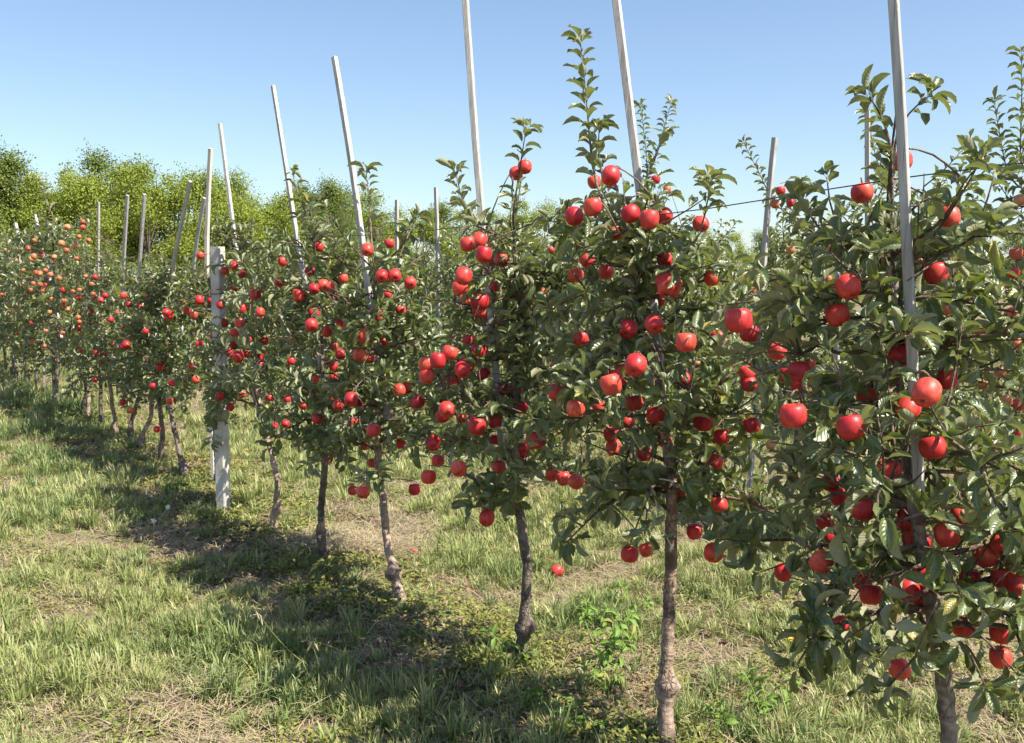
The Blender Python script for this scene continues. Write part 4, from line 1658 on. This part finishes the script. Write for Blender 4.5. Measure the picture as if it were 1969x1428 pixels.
def do_grass():
    TS = [tuft_mesh(k, 18, .022, .068, .03, .0050, 1.45, None) for k in range(8)]
    TC = [tuft_mesh(50 + k, 44, .05, .125, .03, .0066, 1.5, None) for k in range(5)]
    TL = [tuft_mesh(30 + k, 24, .04, .11, .022, .0056, 1.45, None) for k in range(7)]
    out = dict(short=[], lush=[], straw=[], cover=[])
    for (n, y0, y1, sc) in ((9500, 2.6, 6.0, .85), (10500, 6.0, 11.0, 1.05), (9000, 11.0, 24.0, 1.6), (4500, 24, 46, 2.6)):
        x, y = field(n, y0, y1)
        k = strip_k(x, y)
        s = row_s(x, y)
        dens = vnoise(x, y, 1.3) * .55 + vnoise(x, y, 4.5) * .45
        lush = vnoise(x, y, .8) * .5 + vnoise(x + 9, y, 2.6) * .5
        edge = np.exp(-(((s + .85) / .28) ** 2)) + np.exp(-(((s - .75) / .3) ** 2)) * .5
        u = rng.random(n)
        in_strip = k < .42
        far_strip = np.exp(-((s + .15) / .45) ** 2) * np.clip((y - 7.5) / 3, 0, 1)
        edge = edge + far_strip * .9
        p_grass = np.where(in_strip, .10 + .35 * (dens > .6) + .5 * far_strip, np.clip((dens - .415) * 5.0, .04, 1.0))
        g = u < p_grass
        is_l = g & (rng.random(n) < np.clip((lush - .60) * 3.0 + edge * .55 + .03, 0, .8))
        is_s = g & ~is_l
        v = rng.random(n)
        is_st = ~g & (v < np.where(in_strip, .20, .22))
        is_c = ~g & ~is_st & (rng.random(n) < np.where(in_strip, .55 * (vnoise(x, y, 1.9) > .42), .04))
        for nm, m in (('short', is_s), ('lush', is_l), ('straw', is_st), ('cover', is_c)):
            if nm == 'cover' and y0 > 11:
                continue
            hs = 1.0
            if nm == 'lush':
                hs = (.75 + .5 * edge + .35 * lush)[m] * 1.0
            elif nm == 'short':
                hs = (.62 + .65 * dens)[m]
            out[nm].append((x[m], y[m], np.full(m.sum(), sc) * hs * rng.uniform(.7, 1.3, m.sum())))
    for t in TREES:
        nb = 9
        a = rng.random(nb) * 6.28
        rr = rng.uniform(.05, .16, nb)
        out['cover'].append((t['T']['base'][0] + np.cos(a) * rr, t['T']['base'][1] + np.sin(a) * rr, rng.uniform(.6, 1.1, nb)))
        out['lush'].append((t['T']['base'][0] + np.cos(a[:5] + 1) * rr[:5], t['T']['base'][1] + np.sin(a[:5] + 1) * rr[:5], rng.uniform(.5, .9, 5)))
    for nm, meshes, lab, cat in (
            ('short', [patch_mesh(k, TS, 6, .13).mesh("patch", M_GRASS) for k in range(9)] + [patch_mesh(70 + k, TC, 2, .09).mesh("patch", M_GRASS) for k in range(6)] + [patch_mesh(95, TS, 5, .12).mesh("patch", M_STRAW), patch_mesh(96, TS, 5, .12).mesh("patch", M_STRAW)], "short sunlit yellow-green grass covering the orchard alley", "grass"),
            ('lush', [patch_mesh(20 + k, TL, 3, .12).mesh("patch", M_GRASS_G) for k in range(7)], "taller dark green grass tufts along the tree rows", "grass"),
            ('straw', [straw_mesh(40 + k, 42, M_STRAW, .2) for k in range(5)], "dry straw and dead grass lying on the soil", "straw"),
            ('cover', [cover_mesh(60 + k, 120, M_COVER) for k in range(5)], "low yellowish ground cover below the apple trees", "ground cover")):
        x = np.concatenate([a[0] for a in out[nm]])
        y = np.concatenate([a[1] for a in out[nm]])
        s = np.concatenate([a[2] for a in out[nm]])
        n = len(x)
        P = np.stack([x, y, ground_z(x, y)], 1)
        rot = np.stack([rng.normal(0, .1, n), rng.normal(0, .1, n), rng.random(n) * 6.28], 1)
        scl = np.stack([s, s, s * (rng.uniform(.8, 1.2, n) if nm in ('short', 'lush') else 1)], 1)
        scatter({'short': 'grass', 'lush': 'tall_grass', 'straw': 'straw', 'cover': 'ground_cover'}[nm], meshes, P, rot, scl, rng.integers(0, len(meshes), n), lab, cat)
        print(nm, n)


do_grass()
x, y = field(5200, 2.6, 12.0)
m = strip_k(x, y) < .55 + .2 * rng.random(len(x))
m |= rng.random(len(x)) < .02
x, y = x[m], y[m]
n = len(x)
scatter("leaf_litter", [cover_mesh(120 + k, 26, M_LITTER, 1.3, .02) for k in range(4)], np.stack([x, y, ground_z(x, y)], 1), np.stack([rng.normal(0, .1, n), rng.normal(0, .1, n), rng.random(n) * 6.28], 1),
        np.repeat(rng.uniform(.7, 1.3, (n, 1)), 3, 1), rng.integers(0, 4, n), "brown fallen leaves lying on the soil below the trees", "leaf litter")

# raked patch of dry hay beside the straight dark trunk
hp = []
for k in range(260):
    c = on_ground(672, 1058)
    a = rng.random() * 6.28
    r_ = rng.random() ** .6
    x, y = c[0] + math.cos(a) * r_ * .42, c[1] + math.sin(a) * r_ * .33
    hp.append((x, y, float(ground_z(x, y)) + .05 * (1 - r_ ** 2) * rng.random()))
hp = np.array(hp)
nh = len(hp)
scatter("dry_hay", [straw_mesh(80 + k, 22, M_STRAW, .13) for k in range(4)], hp, np.stack([rng.normal(0, .15, nh), rng.normal(0, .15, nh), rng.random(nh) * 6], 1),
        np.repeat(rng.uniform(.9, 1.4, (nh, 1)), 3, 1), rng.integers(0, 4, nh), "flattened patch of brown dry hay behind the knobbed trunk", "hay")


# ------------------------------------------------------------------ small plants and windfalls
def weed(px, py, h, n, label, size, spread=.5, seed=0):
    b = on_ground(px, py)
    b[2] = float(ground_z(b[0], b[1]))
    r = np.random.default_rng(seed)
    e = bpy.data.objects.new("broadleaf_weed", None)
    e.empty_display_size = .05
    COL.objects.link(e)
    e.location = b
    tag(e, label, "weed", "broad-leaved weeds below the trees")
    stem = Acc()
    bag = LeafBag()
    for k in range(n):
        d = np.array([*r.normal(0, spread, 2), 1.0])
        hh = h * r.uniform(.5, 1.0)
        P = resample([(0, 0, -.01), tuple(unit(d) * hh * .5 + np.array([*r.normal(0, .01, 2), 0])), tuple(unit(d) * hh)], 6)
        tube(stem, P, np.linspace(.003, .0014, 6), 5)
        leafy_shoot(bag, P, .022, size, r, .35, .1)
    link("stem", stem.mesh("stem", M_WEED), e)
    L = bag.arrays()
    for k in range(len(L['P'])):
        F = leaf_frames(L['D'][k:k + 1], L['N'][k:k + 1])[0]
        lo = link("leaf", WEED_MESH[L['var'][k]], e)
        M = Matrix.Identity(4)
        for c in range(3):
            sc = L['S'][k] * (1.25 if c == 0 else 1)
            for r_ in range(3):
                M[r_][c] = F[r_][c] * sc
        M.translation = Vector(L['P'][k])
        lo.matrix_basis = M


WEED_MESH = [make_mesh("weed_leaf", V, Q, None, M_WEED, A) for V, Q, A in MID_SHAPES]
weed(1165, 1290, .24, 4, "tall bright green weed growing between the crooked and the pinkish trunk", .075, .35, 1)
weed(1200, 1250, .22, 3, "broad-leaved weed just behind the tall bright green weed", .07, .4, 2)
weed(1128, 1200, .20, 3, "small weed in the sunlit grass right of the dark crooked trunk", .06, .4, 3)
weed(1470, 1395, .20, 5, "bushy weed right of the smooth pinkish trunk at the bottom", .065, .6, 4)
weed(1400, 1420, .14, 4, "low weed close to the graft knob at the bottom edge", .06, .7, 5)
weed(985, 1285, .18, 3, "weed growing against the foot of the dark crooked trunk", .06, .5, 6)
weed(1110, 1425, .12, 4, "low weed in the shade at the bottom edge", .06, .8, 7)
weed(1215, 1180, .20, 3, "thin weed in the sunlit grass left of the smooth pinkish trunk", .055, .4, 9)
weed(1160, 1335, .16, 4, "low spreading weed in front of the tall bright green weed", .065, .7, 10)
weed(1520, 1340, .12, 4, "low weed in the sunlit grass under the nearest tree", .05, .8, 11)
weed(1030, 1390, .12, 3, "small weed in deep shade in front of the dark crooked trunk", .055, .7, 12)
weed(330, 985, .10, 3, "small yellow-green weed left of the concrete post in shade", .07, .6, 8)


def grass_stalk(pxs, label, s):
    P = resample([on_row(x, y, s - .36 * i / (len(pxs) - 1)) for i, (x, y) in enumerate(pxs)], 12)
    g = float(ground_z(P[0][0], P[0][1]))
    P[:, 2] += (g - P[0][2]) * np.linspace(1, 0, 12)
    base = P[0].copy()
    e = bpy.data.objects.new("flowering_grass", None)
    e.empty_display_size = .05
    COL.objects.link(e)
    e.location = base
    tag(e, label, "grass stalk", "flowering grass stalks")
    a = Acc()
    tube(a, P, np.linspace(.003, .0018, 12), 5)
    link("stem", a.mesh("stem", M_GRASS, True, base), e)
    h = Acc()
    d = unit(P[-1] - P[-3])
    for k in range(9):
        q = P[-1] - d * .012 * k
        dd = unit(d + rng.normal(0, .6, 3))
        tube(h, resample([q, q + dd * .02, q + dd * .045 - UP * .006], 4), [.0012, .0035, .0035, .001], 4)
    link("seed_head", h.mesh("seed_head", M_STRAW, True, base), e)


grass_stalk([(640, 1290), (565, 1250), (520, 1205), (490, 1172)], "leaning grass stalk with a brown seed head low in the shade", -.62)
grass_stalk([(735, 1300), (660, 1250), (620, 1235), (590, 1232)], "arching grass stalk with a pale drooping seed head", -.45)
grass_stalk([(300, 960), (296, 900), (292, 850)], "thin upright grass stalk in the shade left of the concrete post", -.3)


def flower(px, py, label, puff=False, size=.017):
    b = on_ground(px, py + 12)
    b[2] = float(ground_z(b[0], b[1]))
    e = bpy.data.objects.new("dandelion", None)
    e.empty_display_size = .03
    COL.objects.link(e)
    e.location = b
    tag(e, label, "flower", "flowers in the grass")
    h = rng.uniform(.09, .13)
    a = Acc()
    tube(a, resample([(0, 0, -.01), (.005, .003, h * .5), (.008, -.004, h)], 5), .0018, 5)
    link("stem", a.mesh("stem", M_WEED), e)
    f = Acc()
    if puff:
        for k in range(46):
            d = unit(rng.normal(0, 1, 3))
            p = np.array([.008, -.004, h])
            tube(f, np.array([p, p + d * size]), [.0006, .0022], 3)
    else:
        for k in range(30):
            a_ = k * 2.4
            rr = size * (.35 + .65 * (k / 30))
            d = np.array([math.cos(a_), math.sin(a_), 0])
            p = np.array([.008, -.004, h])
            s = np.array([-d[1], d[0], 0]) * .0032
            q = p + d * rr + UP * (.010 * (1 - k / 30))
            f.add([p - s * .4, q - s, q + s, p + s * .4], [[0, 1, 2, 3]])
    link("flower_head", f.mesh("flower_head", M_PUFF if puff else M_YELLOW, False), e)


FL = [(1517, 1262, "yellow dandelion in the sunlit grass beneath the nearest tree", .02), (472, 878, "yellow dandelion right of the concrete post, highest of the three there", .02),
      (424, 870, "yellow dandelion close behind the concrete post", .018), (455, 900, "yellow dandelion lowest behind the concrete post", .02),
      (181, 884, "yellow dandelion, one of a patch in the left shade", .022), (188, 896, "yellow dandelion in the middle of the left shade patch", .022),
      (197, 900, "yellow dandelion at the right of the left shade patch", .022), (218, 897, "yellow dandelion furthest right in the shade patch", .022), (172, 912, "yellow dandelion lowest in the left shade patch", .022)]
for (x, y, l, s) in FL:
    flower(x, y, l, False, s)
flower(295, 1026, "white dandelion seed head at the edge of the shade", True, .016)
flower(322, 993, "white dandelion seed head just behind the other white one", True, .016)

for (px, py, r_, l) in ((1070, 1108, .034, "red windfall apple lying in the sunlit grass between two trunks"), (1055, 1086, .024, "small orange windfall apple half hidden behind the red one on the grass"),
                        (795, 1062, .026, "orange-brown windfall apple in the grass right of the leaning trunk")):
    b = on_ground(px, py)
    z = float(ground_z(b[0], b[1]))
    o = link("windfall_apple", AM[('near', 'o' if r_ < .03 else 'r')][1], None, (b[0], b[1], z + r_ * .95))
    o.rotation_euler = (1.2, .3, px)
    o.scale = (r_ * 2,) * 3
    tag(o, l, "apple", "windfall apples")
    link("stalk", STALK, o)
